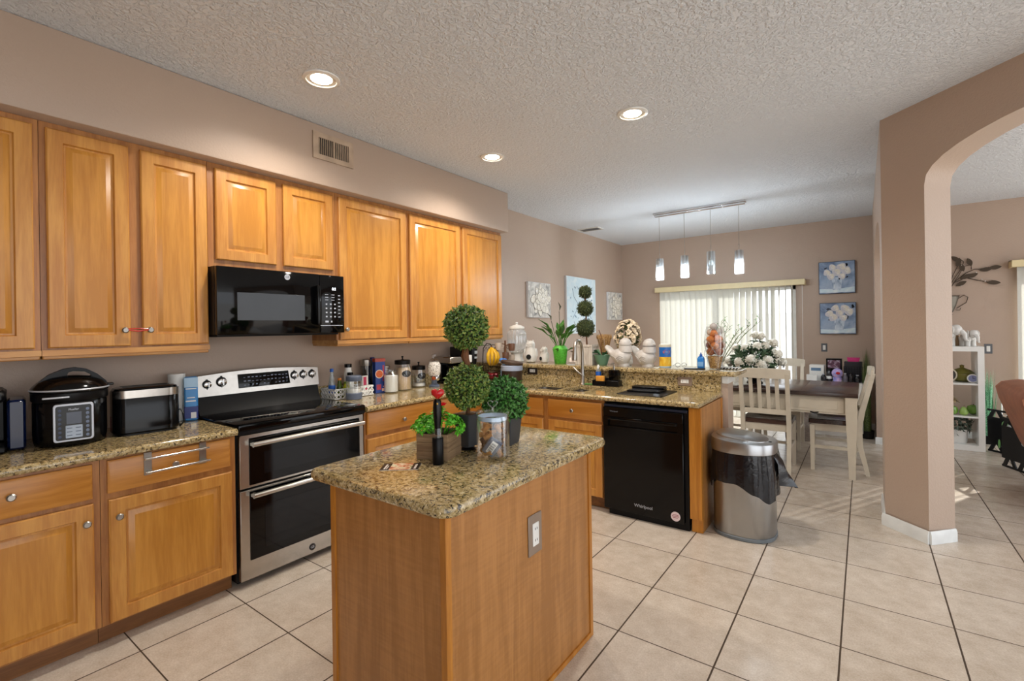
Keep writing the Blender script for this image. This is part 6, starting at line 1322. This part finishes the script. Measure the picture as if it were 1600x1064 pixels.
# sofa: only the leaning end of its back is in the picture
M_sofa = plain('brown_suede', '#9a6044', .65, 0, .16, 9, bump=.4, bs=60)
t = thing('sofa', 'brown leather sofa at the right edge of the picture', 'sofa', (2.75, 4.55, 0))
b = B(); sec = lambda y, g=0: [(2.175 + g, y, .30), (2.44, y, .30), (2.36, y, .86), (2.28, y, .915), (2.10 + g, y, .93), (2.045 + g, y, .895), (2.05 + g, y, .80)]
def sofa_ring(y, s_):
    o_ = [(2.40, .02), (2.62, .02), (2.56, .55), (2.46, .86), (2.36, .94), (2.20, .95), (2.09, .93), (2.05, .88), (2.07, .78), (2.20, .40)]
    cx, cz = 2.3, .5; return [(cx + (x - cx) * s_, y, cz + (z - cz) * s_ if z > .1 else z) for x, z in o_]
part(t, 'backrest', B().loft([sofa_ring(4.17, .95), sofa_ring(4.20, .99), sofa_ring(4.24, 1), sofa_ring(5.02, 1), sofa_ring(5.05, .97)]), M_sofa, world=True, ang=50)
part(t, 'seat', B().bx(2.60, 3.35, 4.25, 4.95, .05, .46, .05, 3), M_sofa, world=True, ang=50); part(t, 'arm', B().bx(2.50, 3.35, 3.98, 4.22, .02, .62, .06, 3), M_sofa, world=True, ang=50)
part(t, 'back_pillow', B().loft([[(x, y, z) for x, z in q] for y, q in ((4.26, [(2.30, .90), (2.60, .5), (2.75, .6), (2.5, 1.0)]), (4.28, [(2.22, .93), (2.60, .48), (2.82, .6), (2.5, 1.04)]), (4.95, [(2.22, .93), (2.60, .48), (2.82, .6), (2.5, 1.04)]))]), M_sofa, world=True, ang=50)
t.location = (2.64, 3.50, 0)
# black cut-out fire screens beside the bookcase
def screen(label, P, Q_, h, motif, seed):
    dx, dy = Q_[0] - P[0], Q_[1] - P[1]; L_ = math.hypot(dx, dy); t = thing('metal_screen', label, 'metal screen', (P[0], P[1], 0), math.atan2(dy, dx), 'black cut-out screens'); b = B(); T = .012
    for z0 in (.0, h - .11):                                   # cut-out bands: rails and slanted bars
        b.bx(0, L_, 0, T, z0 + .002, z0 + .022).bx(0, L_, 0, T, z0 + .088, z0 + .11); n = 7
        for k in range(n):
            x = (k + .5) * L_ / n; s_ = (-1) ** k * .018; b.poly([(x - .020 - s_, 0, z0 + .02), (x + .020 - s_, 0, z0 + .02), (x + .020 + s_, 0, z0 + .09), (x - .020 + s_, 0, z0 + .09)], (0, T, 0))
    b.bx(0, L_, 0, T, .108, h - .108); part(t, 'panel', b, M_bplas); motif(t, L_, h)
def bone(t, L_, h):
    b = B().tube([(L_ * .38, -.003, h * .60), (L_ * .62, -.003, h * .36)], .012, 8)
    for x, z in ((.36, .65), (.31, .58), (.67, .38), (.60, .30)): b.sph((L_ * x, -.003, h * z), .025, (1, .25, 1), 12, 8)
    part(t, 'pale_motif', b, plain('motif_grey', '#aeb4b4', .5)); part(t, 'green_motif', B().sph((L_ * .30, -.003, h * .68), .035, (1, .2, 1.2), 12, 8), plain('motif_green', '#6ea860', .5)); part(t, 'green_motif', B().sph((L_ * .2, -.003, h * .22), .025, (.5, .2, 2), 12, 8), MATS['motif_green'])
def paw(t, L_, h): part(t, 'pale_motif', B().sph((L_ * .45, -.003, h * .56), .035, (1.3, .2, .6), 14, 8).sph((L_ * .55, -.003, h * .62), .025, (1.2, .2, .6), 12, 8), MATS['motif_grey'])
screen('black cut-out metal panel with pale bone motif beside the bookcase', (2.10, 5.42), (2.50, 4.95), .48, bone, 1); screen('nearer black cut-out metal panel in front of the brown sofa', (2.095, 4.70), (2.52, 4.48) if False else (2.36, 4.10), .50, paw, 2)
grass('grass_plant', 'wispy green grass plant behind the black panels in the living room', 2.17, 5.86, .93, 150, .10, leafmat('mint_blade', ['#2f8a55', '#6fbf8a', '#bfe3cc']), True, 5)
t = thing('silver_rack', 'low chrome rack behind the black panels by the living room wall', 'rack', (2.44, 5.80, 0)); b = B()
for z in (.10, .36, .46, .52): b.tube([(-.16, 0, z), (.16, 0, z)], .006, 6)
for x in (-.16, .16): b.tube([(x, 0, .001), (x, 0, .54)], .007, 8)
b.bx(-.17, -.15, -.08, .08, .001, .012).bx(.15, .17, -.08, .08, .001, .012); part(t, 'rack_bars', b, M_chrome)
